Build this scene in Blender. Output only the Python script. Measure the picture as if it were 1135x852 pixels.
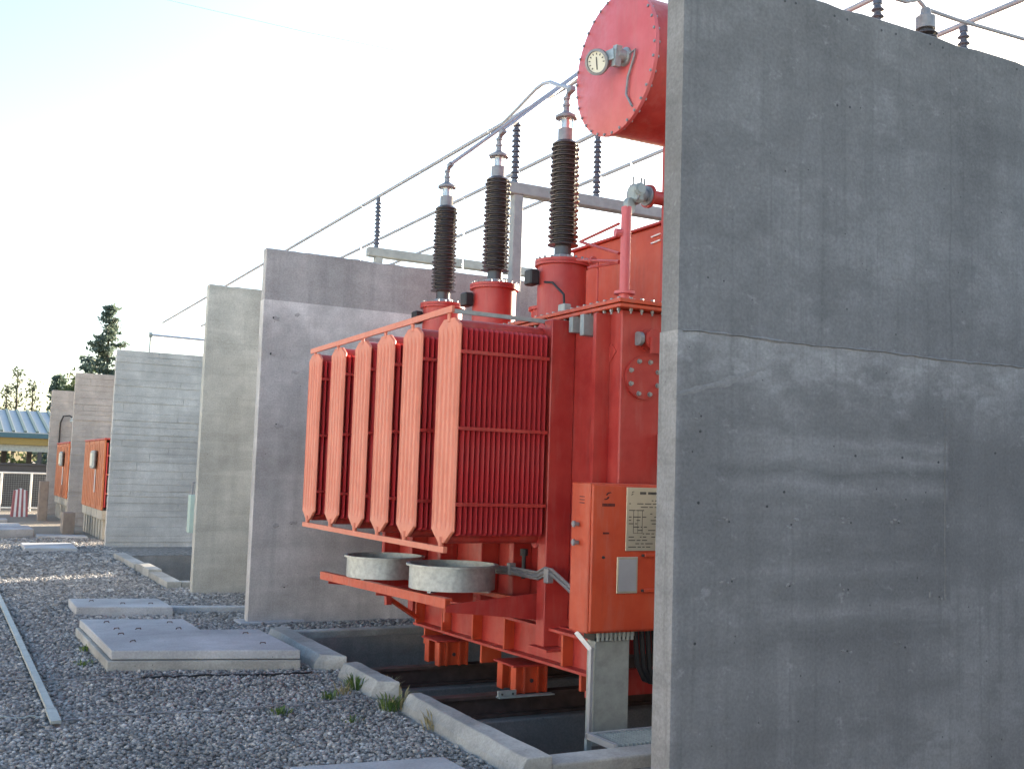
import bpy, math, random
import numpy as np
from mathutils import Vector, Matrix

# ------------------------------------------------------------------ camera / world / sun
scene = bpy.context.scene
for o in list(bpy.data.objects):
    bpy.data.objects.remove(o)
col = scene.collection
R3 = math.radians
IMG_W, IMG_H, FOC = 1135.0, 852.0, 1195.0
CAM = np.array([0.0, 0.0, 1.65])


def _d(px, py):
    v = np.array([px - IMG_W / 2, -(py - IMG_H / 2), -FOC])
    return v / np.linalg.norm(v)


_vx, _vy = _d(2817, 598), _d(-70, 505)
_z = np.cross(_vx, _vy); _z /= np.linalg.norm(_z)
_m = _vx + _vy; _m /= np.linalg.norm(_m)
_n = _vx - _vy; _n -= _m * np.dot(_m, _n); _n /= np.linalg.norm(_n)
ROT = np.stack([(_m + _n) / math.sqrt(2), (_m - _n) / math.sqrt(2), _z])


def PX(px, py, x=None, y=None, z=None):
    """photo pixel -> point on the plane x=, y= or z="""
    r = ROT @ _d(px, py)
    if x is not None: t = (x - CAM[0]) / r[0]
    elif y is not None: t = (y - CAM[1]) / r[1]
    else: t = (z - CAM[2]) / r[2]
    return Vector(CAM + r * t)


cam_d = bpy.data.cameras.new('camera')
cam = bpy.data.objects.new('camera', cam_d); col.objects.link(cam)
M4 = Matrix([list(ROT[i]) + [CAM[i]] for i in range(3)] + [[0, 0, 0, 1]])
cam.matrix_world = M4
cam_d.sensor_fit = 'HORIZONTAL'; cam_d.sensor_width = 36.0
cam_d.lens = FOC / IMG_W * 36.0
cam_d.clip_start = 0.05; cam_d.clip_end = 3000
scene.camera = cam

SUN_AZ = math.atan2(0.92, 0.39)      # clockwise from +Y
SUN_EL = R3(14)
world = bpy.data.worlds.new('World'); scene.world = world; world.use_nodes = True
wn = world.node_tree.nodes; wl = world.node_tree.links
sky = wn.new('ShaderNodeTexSky'); sky.sky_type = 'NISHITA'; sky.sun_disc = False
sky.sun_elevation = SUN_EL; sky.sun_rotation = SUN_AZ
sky.air_density = 1.0; sky.dust_density = 1.9; sky.ozone_density = 1.5
bg = wn['Background']; bg.inputs[1].default_value = 0.12
wl.new(sky.outputs[0], bg.inputs[0])
sd = bpy.data.lights.new('sun', 'SUN'); sd.energy = 5.0; sd.angle = R3(0.5); sd.color = (1.0, 0.86, 0.68)
so = bpy.data.objects.new('sun', sd); col.objects.link(so)
dirv = Vector((math.sin(SUN_AZ) * math.cos(SUN_EL), math.cos(SUN_AZ) * math.cos(SUN_EL), math.sin(SUN_EL)))
so.rotation_euler = dirv.to_track_quat('Z', 'Y').to_euler()
so.location = (12, 6, 14)
scene.view_settings.view_transform = 'Standard'; scene.view_settings.look = 'None'
scene.view_settings.gamma = 1.0; scene.view_settings.exposure = 2.12

rnd = random.Random(7)

# ------------------------------------------------------------------ materials
def new_mat(name):
    m = bpy.data.materials.new(name); m.use_nodes = True
    nt = m.node_tree; b = nt.nodes['Principled BSDF']
    return m, nt, b


def N(nt, typ, **kw):
    n = nt.nodes.new(typ)
    for k, v in kw.items():
        if k == 'inp':
            for i, val in v.items(): n.inputs[i].default_value = val
        else: setattr(n, k, v)
    return n


def coords(nt, scale=(1, 1, 1)):
    tc = N(nt, 'ShaderNodeTexCoord'); mp = N(nt, 'ShaderNodeMapping')
    mp.inputs['Scale'].default_value = scale
    nt.links.new(tc.outputs['Object'], mp.inputs['Vector'])
    return mp.outputs[0]


def noise(nt, vec, scale, detail=5, rough=0.6):
    n = N(nt, 'ShaderNodeTexNoise'); n.inputs['Scale'].default_value = scale
    n.inputs['Detail'].default_value = detail; n.inputs['Roughness'].default_value = rough
    nt.links.new(vec, n.inputs['Vector'])
    return n.outputs[0]


def ramp(nt, fac, stops):
    r = N(nt, 'ShaderNodeValToRGB')
    e = r.color_ramp.elements
    while len(e) < len(stops): e.new(0.5)
    for i, (p, c) in enumerate(stops):
        e[i].position = p
        e[i].color = (c, c, c, 1) if not isinstance(c, tuple) else (*c, 1)
    nt.links.new(fac, r.inputs[0])
    return r.outputs[0]


def mix(nt, fac, a, b, mode='MIX'):
    m = N(nt, 'ShaderNodeMix'); m.data_type = 'RGBA'; m.blend_type = mode
    for sock, v in ((0, fac), (6, a), (7, b)):
        if isinstance(v, (int, float)): m.inputs[sock].default_value = v
        elif isinstance(v, tuple): m.inputs[sock].default_value = (*v, 1)
        else: nt.links.new(v, m.inputs[sock])
    return m.outputs[2]


def bump(nt, b, h, strength=0.3, dist=0.01):
    bn = N(nt, 'ShaderNodeBump'); bn.inputs['Strength'].default_value = strength
    bn.inputs['Distance'].default_value = dist
    nt.links.new(h, bn.inputs['Height']); nt.links.new(bn.outputs[0], b.inputs['Normal'])


def paint(name, c, rough=0.42, dirt=0.25, dirtc=(0.12, 0.03, 0.02), fade_or_light=None, coat=0.0, famt=(0.9, 0.35)):
    m, nt, b = new_mat(name)
    v = coords(nt); n1 = noise(nt, v, 3.0); n2 = noise(nt, v, 22.0)
    cc = mix(nt, ramp(nt, n1, [(0.35, 0.0), (0.75, 1.0)]), c, tuple(x * 0.8 for x in c))
    if fade_or_light: cc = mix(nt, ramp(nt, n1, [(0.3, famt[0]), (0.62, famt[1])]), cc, fade_or_light)
    st = noise(nt, coords(nt, (9, 9, 1.2)), 1.6, 6)
    f = ramp(nt, st, [(0.56, 0.0), (0.80, dirt)])
    cc = mix(nt, f, cc, dirtc)
    dust = noise(nt, coords(nt, (5, 5, .9)), 2.3, 8, .66)
    cc = mix(nt, ramp(nt, dust, [(0.52, 0.0), (0.70, 0.22)]), cc, (0.42, 0.20, 0.16))
    chip = ramp(nt, noise(nt, v, 38.0, 6, .7), [(0.69, 0.0), (0.73, .6)])
    cc = mix(nt, chip, cc, (0.10, 0.045, 0.035))
    nt.links.new(cc, b.inputs['Base Color'])
    nt.links.new(ramp(nt, n2, [(0.3, rough - 0.06), (0.7, rough + 0.12)]), b.inputs['Roughness'])
    b.inputs['Coat Weight'].default_value = coat
    bump(nt, b, n2, 0.05, 0.004)
    return m


def plain(name, c, rough=0.6, metal=0.0, var=0.25, scale=8.0, bmp=0.1):
    m, nt, b = new_mat(name)
    v = coords(nt); n1 = noise(nt, v, scale)
    cc = mix(nt, ramp(nt, n1, [(0.3, 0.0), (0.7, 1.0)]), c, tuple(x * (1 - var) for x in c))
    nt.links.new(cc, b.inputs['Base Color'])
    b.inputs['Roughness'].default_value = rough; b.inputs['Metallic'].default_value = metal
    bump(nt, b, n1, bmp, 0.004)
    return m


def concrete(name, c, boards=0.0, stain=0.5, joint=None, shutter=False, streak=0.35, blotch=1.0):
    """cast concrete: cloudy tone, vertical run-off streaks, horizontal lift bands, bleached rim under a pour joint"""
    m, nt, b = new_mat(name)
    v = coords(nt)
    n1 = noise(nt, v, 0.9, 7, 0.62)
    n2 = noise(nt, v, 5.5, 6, 0.65)
    n3 = noise(nt, v, 60, 3, 0.6)
    vs = noise(nt, coords(nt, (7.0, 7.0, 0.35)), 1.0, 6, 0.6)
    hb = noise(nt, coords(nt, (0.35, 0.35, 4.2)), 1.0, 5, 0.55)
    dark = tuple(x * (1 - 0.38 * blotch) for x in c); light = tuple(min(1, x * (1 + 0.3 * blotch)) for x in c)
    cc = mix(nt, ramp(nt, n1, [(0.32, 0.0), (0.68, 1.0)]), dark, light)
    cc = mix(nt, ramp(nt, n2, [(0.35, 0.35), (0.65, 0.0)]), cc, dark)
    cc = mix(nt, ramp(nt, vs, [(0.50, 0.0), (0.75, streak)]), cc, tuple(x * 0.55 for x in c))
    cc = mix(nt, ramp(nt, hb, [(0.52, 0.0), (0.60, stain * 0.5), (0.7, stain * 0.2)]), cc, tuple(x * 0.55 for x in c))
    cc = mix(nt, ramp(nt, hb, [(0.30, stain * 0.55), (0.41, 0.0)]), cc, tuple(min(1, x * 1.5) for x in c))
    if joint is not None:
        sep = N(nt, 'ShaderNodeSeparateXYZ'); tc = N(nt, 'ShaderNodeTexCoord')
        nt.links.new(tc.outputs['Object'], sep.inputs[0])
        ad = N(nt, 'ShaderNodeMath', operation='MULTIPLY_ADD'); nt.links.new(n2, ad.inputs[0])
        ad.inputs[1].default_value = 0.5; nt.links.new(sep.outputs[2], ad.inputs[2])
        mr = N(nt, 'ShaderNodeMapRange'); nt.links.new(ad.outputs[0], mr.inputs[0])
        mr.inputs[1].default_value = joint - 0.18; mr.inputs[2].default_value = joint + 0.25
        f = N(nt, 'ShaderNodeMath', operation='MULTIPLY'); nt.links.new(mr.outputs[0], f.inputs[0])
        nt.links.new(ramp(nt, n1, [(0.35, 0.05), (0.65, 0.75)]), f.inputs[1])
        cc = mix(nt, f.outputs[0], cc, tuple(min(1, x * 1.75) for x in c))
    if shutter:
        # one shutter panel left its own banded tone: inside x 0..1.78, z 0.88..2.0 of the wall
        tc = N(nt, 'ShaderNodeTexCoord'); sep = N(nt, 'ShaderNodeSeparateXYZ')
        wob = N(nt, 'ShaderNodeMix', data_type='VECTOR'); wob.inputs[0].default_value = 0.07
        nz = N(nt, 'ShaderNodeTexNoise'); nz.inputs['Scale'].default_value = 3.0; nt.links.new(tc.outputs['Object'], nz.inputs['Vector'])
        nt.links.new(tc.outputs['Object'], wob.inputs[4]); nt.links.new(nz.outputs['Color'], wob.inputs[5])
        nt.links.new(wob.outputs[1], sep.inputs[0])

        def band(sock, a, b_, soft):
            m1 = N(nt, 'ShaderNodeMapRange'); nt.links.new(sep.outputs[sock], m1.inputs[0]); m1.inputs[1].default_value = a - soft; m1.inputs[2].default_value = a + soft
            m2 = N(nt, 'ShaderNodeMapRange'); nt.links.new(sep.outputs[sock], m2.inputs[0]); m2.inputs[1].default_value = b_ + soft; m2.inputs[2].default_value = b_ - soft
            mm = N(nt, 'ShaderNodeMath', operation='MULTIPLY'); nt.links.new(m1.outputs[0], mm.inputs[0]); nt.links.new(m2.outputs[0], mm.inputs[1])
            return mm.outputs[0]

        def mul(a, b_):
            mm = N(nt, 'ShaderNodeMath', operation='MULTIPLY')
            for i_, q in ((0, a), (1, b_)):
                if isinstance(q, float): mm.inputs[i_].default_value = q
                else: nt.links.new(q, mm.inputs[i_])
            return mm.outputs[0]

        if shutter == 'lower':
            xin = mul(band(0, -5.0, 1.73, 0.006), band(0, 0.35, 9.0, 0.30))
            brush = ramp(nt, noise(nt, coords(nt, (1.2, 1.2, 9.0)), 1.6, 5, .6), [(0.35, 0.3), (0.6, 1.0)])
            for (za, zb_, amt, tone) in ((0.86, 0.98, .48, .52), (0.98, 1.06, .3, 1.35), (1.06, 1.20, .42, .55), (1.20, 1.27, .25, 1.35), (1.27, 1.60, .5, .55), (1.60, 1.68, .4, 1.5), (1.68, 1.74, .5, .55), (1.74, 1.90, .42, 1.6)):
                cc = mix(nt, mul(mul(mul(band(2, za * .93 + .035, zb_ * .93 + .035, .028), xin), brush), amt), cc, tuple(min(1, x * tone) for x in c))
            cc = mix(nt, mul(mul(band(0, 0.62, 0.72, .008), band(2, -1.0, 0.86, .01)), .22), cc, tuple(min(1, x * 1.45) for x in c))
            cc = mix(nt, mul(mul(band(0, 0.30, 0.62, .06), band(2, -1.0, 0.84, .05)), .25), cc, tuple(x * .62 for x in c))
            cc = mix(nt, mul(band(0, -.1, 0.05, .02), .5), cc, tuple(min(1, x * 1.5) for x in c))  # wall end painted lighter, the light from the left put into its colour
            eff = ramp(nt, noise(nt, coords(nt, (1.0, 1.0, 1.9)), 4.5, 9, .68), [(0.50, 0.0), (0.60, 1.0)])
            cc = mix(nt, mul(mul(eff, band(2, 1.98, 2.40, .12)), .55), cc, tuple(min(1, x * 1.8) for x in c))
        else:
            cc = mix(nt, mul(band(0, 1.742, 1.752, .003), .35), cc, tuple(x * .5 for x in c))
            cc = mix(nt, mul(band(0, 3.05, 3.06, .003), .3), cc, tuple(x * .5 for x in c))
            cc = mix(nt, mul(band(2, 3.90, 3.912, .004), .35), cc, tuple(x * .5 for x in c))
            cc = mix(nt, mul(band(2, 3.90, 4.3, .02), .25), cc, tuple(x * 1.35 for x in c))
        drip = ramp(nt, noise(nt, coords(nt, (26, 26, .7)), 1.0, 7, .62), [(0.54, 0.0), (0.68, .38)])
        cc = mix(nt, drip, cc, tuple(x * .58 for x in c))
        scuff = ramp(nt, noise(nt, coords(nt, (1.0, 1.0, 1.4)), 8.0, 9, .72), [(0.58, 0.0), (0.66, .42)])
        cc = mix(nt, scuff, cc, tuple(min(1, x * 1.6) for x in c))
        dull = ramp(nt, noise(nt, coords(nt, (.8, .8, 1.6)), 2.2, 8, .66), [(0.40, .45), (0.50, 0.0)])
        cc = mix(nt, dull, cc, tuple(x * .62 for x in c))
    vo = N(nt, 'ShaderNodeTexVoronoi'); vo.inputs['Scale'].default_value = 9.0
    nt.links.new(v, vo.inputs['Vector'])
    pits = ramp(nt, vo.outputs['Distance'], [(0.025, 1.0), (0.06, 0.0)])
    cc = mix(nt, pits, cc, tuple(x * 0.25 for x in c))
    fs = ramp(nt, n3, [(0.35, 0.88), (0.65, 1.1)])
    cc = mix(nt, 1.0, cc, fs, 'MULTIPLY')
    nt.links.new(cc, b.inputs['Base Color'])
    b.inputs['Roughness'].default_value = 0.88
    hsum = N(nt, 'ShaderNodeMath', operation='MULTIPLY_ADD'); nt.links.new(n2, hsum.inputs[0])
    hsum.inputs[1].default_value = 0.7; nt.links.new(n3, hsum.inputs[2])
    bump(nt, b, hsum.outputs[0], 0.35, 0.006)
    return m


M = {}
RED = (0.42, 0.028, 0.024)
M['red'] = paint('red_paint', RED, 0.42, 0.4, fade_or_light=(0.50, 0.085, 0.06), famt=(.55, .0))
M['red_fin'] = paint('red_fin_paint', (0.50, 0.034, 0.038), 0.45, 0.15)
M['orange'] = paint('orange_red_paint', (0.54, 0.058, 0.018), 0.44, 0.35, fade_or_light=(0.55, 0.11, 0.045), famt=(.5, .0))
M['lit_red'] = paint('sky_lit_red_paint', (0.64, 0.16, 0.085), 0.50, 0.12, (0.3, 0.07, 0.03), fade_or_light=(0.66, 0.21, 0.13))  # paler red, mostly for left-facing parts: skylight on them put into the colour
M['pink'] = paint('sky_sheen_red_paint', (0.60, 0.075, 0.07), 0.36, 0.15, fade_or_light=(0.62, 0.15, 0.16))  # conservator end and riser: sky reflection put into the pinker red
M['oldorange'] = paint('weathered_orange_paint', (0.42, 0.11, 0.032), 0.6, 0.35, fade_or_light=(0.45, 0.15, 0.06))
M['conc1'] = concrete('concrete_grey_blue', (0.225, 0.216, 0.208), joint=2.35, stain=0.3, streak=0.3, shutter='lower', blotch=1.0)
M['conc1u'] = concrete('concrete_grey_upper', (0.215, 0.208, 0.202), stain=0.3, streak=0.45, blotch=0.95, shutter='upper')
M['conc2'] = concrete('concrete_mauve_grey', (0.52, 0.49, 0.465), joint=3.45, stain=0.4, streak=0.45, blotch=1.2)
M['conc2u'] = concrete('concrete_mauve_upper', (0.43, 0.405, 0.385), stain=0.3, streak=0.6, blotch=0.9)
M['conc3'] = concrete('concrete_green_grey', (0.48, 0.465, 0.415), stain=0.6, streak=0.3)
M['conc4'] = concrete('concrete_board_marked', (0.52, 0.50, 0.465), stain=0.5, streak=0.3, blotch=0.9)
M['conc5'] = concrete('concrete_board_marked_warm', (0.47, 0.42, 0.37), stain=0.5, streak=0.3, blotch=0.9)
M['slab'] = concrete('concrete_slab', (0.40, 0.405, 0.41), stain=0.2, streak=0.15, blotch=0.9)
M['kerb'] = concrete('concrete_kerb', (0.35, 0.345, 0.32), stain=0.4, streak=0.35, blotch=1.3)
M['pit'] = concrete('concrete_oily', (0.27, 0.255, 0.235), stain=0.5, streak=0.6)
M['postc'] = concrete('concrete_post', (0.42, 0.39, 0.33), stain=0.2, streak=0.2, blotch=0.5)
M['beamc'] = plain('pale_painted_beam', (0.36, 0.37, 0.36), 0.8, 0, 0.25)
M['galv'] = plain('galvanised_steel', (0.46, 0.49, 0.48), 0.48, 0.55, 0.35, 26)
M['galvd'] = plain('galvanised_dull', (0.40, 0.43, 0.41), 0.6, 0.3, 0.3, 14)
M['alu'] = plain('aluminium', (0.62, 0.65, 0.70), 0.35, 0.7, 0.1, 10)
M['busalu'] = plain('weathered_aluminium', (0.40, 0.41, 0.44), 0.5, 0.3, 0.1, 10)
M['steel'] = plain('rusty_steel', (0.13, 0.082, 0.066), 0.7, 0.2, 0.5, 10)
M['dark'] = plain('black_rubber', (0.02, 0.02, 0.022), 0.55, 0, 0.3)
M['bolt'] = plain('zinc_bolt', (0.36, 0.36, 0.36), 0.45, 0.6, 0.3, 30)
M['greymetal'] = plain('grey_cast_metal', (0.30, 0.30, 0.31), 0.5, 0.3, 0.3, 18)
M['white'] = plain('white_paint', (0.78, 0.77, 0.74), 0.6, 0, 0.1)
M['cream'] = plain('dial_face', (0.72, 0.70, 0.58), 0.3, 0, 0.05)
M['plate'] = plain('engraved_plate', (0.62, 0.58, 0.46), 0.28, 0.6, 0.2, 5, 0.03)
M['print'] = plain('black_print', (0.05, 0.05, 0.05), 0.5)
M['ink'] = plain('dark_print', (0.10, 0.02, 0.02), 0.5)
M['teal'] = plain('teal_paint', (0.05, 0.12, 0.15), 0.5, 0, 0.1)
M['yellow'] = plain('yellow_paint', (0.28, 0.20, 0.06), 0.6, 0, 0.1)
M['roof'] = plain('pale_roof_sheet', (0.46, 0.47, 0.46), 0.6, 0, 0.15, 3)
M['roofrib'] = plain('roof_rib', (0.10, 0.15, 0.14), 0.6, 0.0, 0.15, 3)
M['darkwall'] = plain('dark_block_wall', (0.07, 0.07, 0.075), 0.8, 0, 0.3, 3)
M['render'] = plain('shade_building_plaster', (0.45, 0.43, 0.39), 0.85, 0, 0.15, 2)
M['glassy'] = plain('window_glass', (0.03, 0.04, 0.05), 0.08)
M['bark'] = plain('bark', (0.10, 0.075, 0.055), 0.9, 0, 0.4, 14, 0.4)
M['stripe_red'] = plain('dull_red_stripe', (0.38, 0.13, 0.13), 0.7, 0, 0.2)
M['pinkpost'] = plain('weathered_block', (0.30, 0.25, 0.21), 0.9, 0, 0.3, 6)
M['palegreen'] = plain('pale_green_cabinet', (0.44, 0.55, 0.48), 0.5, 0, 0.1)

m, nt, b = new_mat('brown_porcelain'); M['porc'] = m
b.inputs['Base Color'].default_value = (0.062, 0.058, 0.062, 1); b.inputs['Roughness'].default_value = 0.22
m, nt, b = new_mat('blue_grey_porcelain'); M['porc2'] = m
b.inputs['Base Color'].default_value = (0.10, 0.105, 0.13, 1); b.inputs['Roughness'].default_value = 0.25
m, nt, b = new_mat('oil_glass'); M['glass'] = m
b.inputs['Base Color'].default_value = (0.97, 0.95, 0.88, 1); b.inputs['Roughness'].default_value = 0.03
b.inputs['Transmission Weight'].default_value = 1.0; b.inputs['IOR'].default_value = 1.45


def stone_mat():
    m, nt, b = new_mat('gravel_stone')
    g = N(nt, 'ShaderNodeNewGeometry')
    r = ramp(nt, g.outputs['Random Per Island'], [(0.0, (0.12, 0.115, 0.11)), (0.35, (0.21, 0.20, 0.19)),
             (0.7, (0.31, 0.295, 0.275)), (0.9, (0.38, 0.355, 0.325)), (1.0, (0.52, 0.50, 0.47))])
    n = noise(nt, coords(nt), 1.2, 4)
    c = mix(nt, 1.0, r, ramp(nt, n, [(0.3, 0.72), (0.7, 1.22)]), 'MULTIPLY')
    nt.links.new(c, b.inputs['Base Color']); b.inputs['Roughness'].default_value = 0.8
    return m


M['stone'] = stone_mat()


def ground_mat():
    m, nt, b = new_mat('gravel_bed')
    v = coords(nt)
    vo = N(nt, 'ShaderNodeTexVoronoi'); vo.inputs['Scale'].default_value = 24.0; nt.links.new(v, vo.inputs['Vector'])
    n = noise(nt, v, 0.6, 6); n2 = noise(nt, v, 40, 4)
    bw = N(nt, 'ShaderNodeRGBToBW'); nt.links.new(vo.outputs['Color'], bw.inputs[0])
    c = ramp(nt, bw.outputs[0], [(0.1, (0.12, 0.115, 0.105)), (0.5, (0.20, 0.19, 0.175)), (0.95, (0.34, 0.325, 0.30))])
    # earth takes over from the gravel far away (a real change of ground)
    tc = N(nt, 'ShaderNodeTexCoord'); sep = N(nt, 'ShaderNodeSeparateXYZ'); nt.links.new(tc.outputs['Object'], sep.inputs[0])
    ad = N(nt, 'ShaderNodeMath', operation='MULTIPLY_ADD'); nt.links.new(n, ad.inputs[0]); ad.inputs[1].default_value = 4.0
    nt.links.new(sep.outputs[1], ad.inputs[2])
    mr = N(nt, 'ShaderNodeMapRange'); nt.links.new(ad.outputs[0], mr.inputs[0])
    mr.inputs[1].default_value = 23.0; mr.inputs[2].default_value = 27.0
    earth = mix(nt, ramp(nt, n2, [(0.3, 0.0), (0.7, 1.0)]), (0.20, 0.17, 0.13), (0.32, 0.28, 0.22))
    c = mix(nt, mr.outputs[0], c, earth)
    nt.links.new(c, b.inputs['Base Color']); b.inputs['Roughness'].default_value = 0.9
    bump(nt, b, vo.outputs['Distance'], 0.8, 0.02)
    return m


M['ground'] = ground_mat()
M['bounce_white'] = plain('white_bounce_plaster', (0.74, 0.71, 0.65), 0.85, 0, 0.1, 2)
M['bounce_pale'] = plain('pale_bounce_ground', (0.46, 0.42, 0.36), 0.9, 0, 0.2, 1.5)  # for the added ground that bounces sunlight


def leaf_mat(name, c1, c2, trans=0.25):
    m, nt, b = new_mat(name)
    g = N(nt, 'ShaderNodeNewGeometry')
    cc = ramp(nt, g.outputs['Random Per Island'], [(0.0, c1), (1.0, c2)])
    nt.links.new(cc, b.inputs['Base Color']); b.inputs['Roughness'].default_value = 0.6
    out = nt.nodes['Material Output']; tr = N(nt, 'ShaderNodeBsdfTranslucent'); ms = N(nt, 'ShaderNodeMixShader')
    ms.inputs[0].default_value = trans
    nt.links.new(cc, tr.inputs[0]); nt.links.new(b.outputs[0], ms.inputs[1]); nt.links.new(tr.outputs[0], ms.inputs[2])
    nt.links.new(ms.outputs[0], out.inputs[0])
    return m


M['needle'] = leaf_mat('conifer_needles', (0.08, 0.12, 0.10), (0.16, 0.20, 0.15), .45)
M['leaf'] = leaf_mat('broad_leaves', (0.055, 0.085, 0.035), (0.12, 0.15, 0.055), 0.35)
M['poplar'] = leaf_mat('poplar_leaves', (0.06, 0.08, 0.05), (0.12, 0.14, 0.08))
M['weed'] = leaf_mat('weed_leaves', (0.06, 0.12, 0.025), (0.16, 0.22, 0.06), 0.3)
M['straw'] = leaf_mat('dry_grass', (0.22, 0.19, 0.09), (0.36, 0.31, 0.17), 0.3)

# ------------------------------------------------------------------ mesh helpers
ORG = {}


class MB:
    def __init__(s): s.v = []; s.f = []

    def add(s, vs, fs):
        k = len(s.v); s.v += [tuple(p) for p in vs]; s.f += [tuple(i + k for i in f) for f in fs]
        return s

    def box(s, x0, x1, y0, y1, z0, z1, c=0.0):
        if c <= 0:
            vs = [(x, y, z) for z in (z0, z1) for y in (y0, y1) for x in (x0, x1)]
            fs = [(0, 2, 3, 1), (4, 5, 7, 6), (0, 1, 5, 4), (2, 6, 7, 3), (0, 4, 6, 2), (1, 3, 7, 5)]
            return s.add(vs, fs)
        # chamfered box
        vs = []; idx = {}
        for i, x in enumerate((x0, x1)):
            for j, y in enumerate((y0, y1)):
                for k, z in enumerate((z0, z1)):
                    sx, sy, sz = (1 - 2 * i), (1 - 2 * j), (1 - 2 * k)
                    for a, p in enumerate(((x, y + sy * c, z + sz * c), (x + sx * c, y, z + sz * c), (x + sx * c, y + sy * c, z))):
                        idx[(i, j, k, a)] = len(vs); vs.append(p)
        fs = []
        g = lambda i, j, k, a: idx[(i, j, k, a)]
        for i in (0, 1): fs.append(tuple(g(i, j, k, 0) for j, k in ((0, 0), (0, 1), (1, 1), (1, 0))))
        for j in (0, 1): fs.append(tuple(g(i, j, k, 1) for i, k in ((0, 0), (1, 0), (1, 1), (0, 1))))
        for k in (0, 1): fs.append(tuple(g(i, j, k, 2) for i, j in ((0, 0), (0, 1), (1, 1), (1, 0))))
        for i in (0, 1):
            for j in (0, 1): fs.append((g(i, j, 0, 0), g(i, j, 1, 0), g(i, j, 1, 1), g(i, j, 0, 1)))
            for k in (0, 1): fs.append((g(i, 0, k, 0), g(i, 1, k, 0), g(i, 1, k, 2), g(i, 0, k, 2)))
        for j in (0, 1):
            for k in (0, 1): fs.append((g(0, j, k, 1), g(1, j, k, 1), g(1, j, k, 2), g(0, j, k, 2)))
        for i in (0, 1):
            for j in (0, 1):
                for k in (0, 1): fs.append((g(i, j, k, 0), g(i, j, k, 1), g(i, j, k, 2)))
        return s.add(vs, fs)

    def bar(s, p, q, w, h, up=(0, 0, 1)):
        p, q = Vector(p), Vector(q); d = (q - p).normalized(); u = Vector(up)
        sd_ = d.cross(u)
        if sd_.length < 1e-4: sd_ = d.cross(Vector((0, 1, 0)))
        sd_.normalize(); u = sd_.cross(d).normalized()
        vs = []
        for e in (p, q):
            for a, b_ in ((-1, -1), (1, -1), (1, 1), (-1, 1)): vs.append(e + sd_ * (a * w / 2) + u * (b_ * h / 2))
        return s.add(vs, [(0, 3, 2, 1), (4, 5, 6, 7), (0, 1, 5, 4), (1, 2, 6, 5), (2, 3, 7, 6), (3, 0, 4, 7)])

    def tube(s, pts, r, n=8, r1=None, caps=True):
        pts = [Vector(p) for p in pts]; k0 = len(s.v); m_ = len(pts)
        d0 = (pts[1] - pts[0]).normalized()
        u = d0.orthogonal().normalized()
        for i, p in enumerate(pts):
            if i == 0: d = d0
            elif i == m_ - 1: d = (pts[i] - pts[i - 1]).normalized()
            else: d = ((pts[i] - pts[i - 1]).normalized() + (pts[i + 1] - pts[i]).normalized()).normalized()
            u = (u - d * u.dot(d)).normalized(); w = d.cross(u)
            rr = r if r1 is None else r + (r1 - r) * i / (m_ - 1)
            for j in range(n):
                a = 2 * math.pi * j / n
                s.v.append(tuple(p + (u * math.cos(a) + w * math.sin(a)) * rr))
        for i in range(m_ - 1):
            for j in range(n):
                a, b_ = k0 + i * n + j, k0 + i * n + (j + 1) % n
                s.f.append((a, b_, b_ + n, a + n))
        if caps:
            s.f.append(tuple(k0 + j for j in reversed(range(n)))); s.f.append(tuple(k0 + (m_ - 1) * n + j for j in range(n)))
        return s

    def lathe(s, prof, c=(0, 0, 0), n=20, axis=(0, 0, 1)):
        """prof: list of (radius, height along the axis)"""
        ax = Vector(axis).normalized(); u = ax.orthogonal().normalized(); w = ax.cross(u); c = Vector(c); k0 = len(s.v)
        for r, h in prof:
            for j in range(n):
                a = 2 * math.pi * j / n
                s.v.append(tuple(c + ax * h + (u * math.cos(a) + w * math.sin(a)) * max(r, 1e-4)))
        for i in range(len(prof) - 1):
            for j in range(n):
                a, b_ = k0 + i * n + j, k0 + i * n + (j + 1) % n
                s.f.append((a, b_, b_ + n, a + n))
        s.f.append(tuple(k0 + j for j in reversed(range(n)))); s.f.append(tuple(k0 + (len(prof) - 1) * n + j for j in range(n)))
        return s

    def prism(s, poly, z0, z1):
        n = len(poly)
        vs = [(x, y, z0) for x, y in poly] + [(x, y, z1) for x, y in poly]
        return s.add(vs, [tuple(reversed(range(n))), tuple(range(n, 2 * n))] + [(i, (i + 1) % n, n + (i + 1) % n, n + i) for i in range(n)])

    def build(s, name, mat, parent=None, smooth=False, org=None, bevel=0.0):
        o_ = org if org is not None else (ORG.get(parent.name, Vector((0, 0, 0))) if parent else Vector((0, 0, 0)))
        o_ = Vector(o_)
        me = bpy.data.meshes.new(name)
        me.from_pydata([(a - o_.x, b_ - o_.y, c_ - o_.z) for a, b_, c_ in s.v], [], s.f); me.update()
        import bmesh
        bm = bmesh.new(); bm.from_mesh(me); bmesh.ops.recalc_face_normals(bm, faces=bm.faces); bm.to_mesh(me); bm.free()
        me.materials.append(M[mat])
        if smooth:
            me.polygons.foreach_set('use_smooth', [True] * len(me.polygons))
            me.set_sharp_from_angle(angle=R3(35))
        ob = bpy.data.objects.new(name, me); col.objects.link(ob)
        if parent: ob.parent = parent
        elif org is not None: ob.location = o_
        ORG[ob.name] = o_
        if bevel > 0:
            md = ob.modifiers.new('bevel', 'BEVEL'); md.width = bevel; md.segments = 2; md.limit_method = 'ANGLE'
        return ob


def tag(o, label=None, cat=None, group=None, kind=None):
    if label: o['label'] = label
    if cat: o['category'] = cat
    if group: o['group'] = group
    if kind: o['kind'] = kind
    return o


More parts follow.
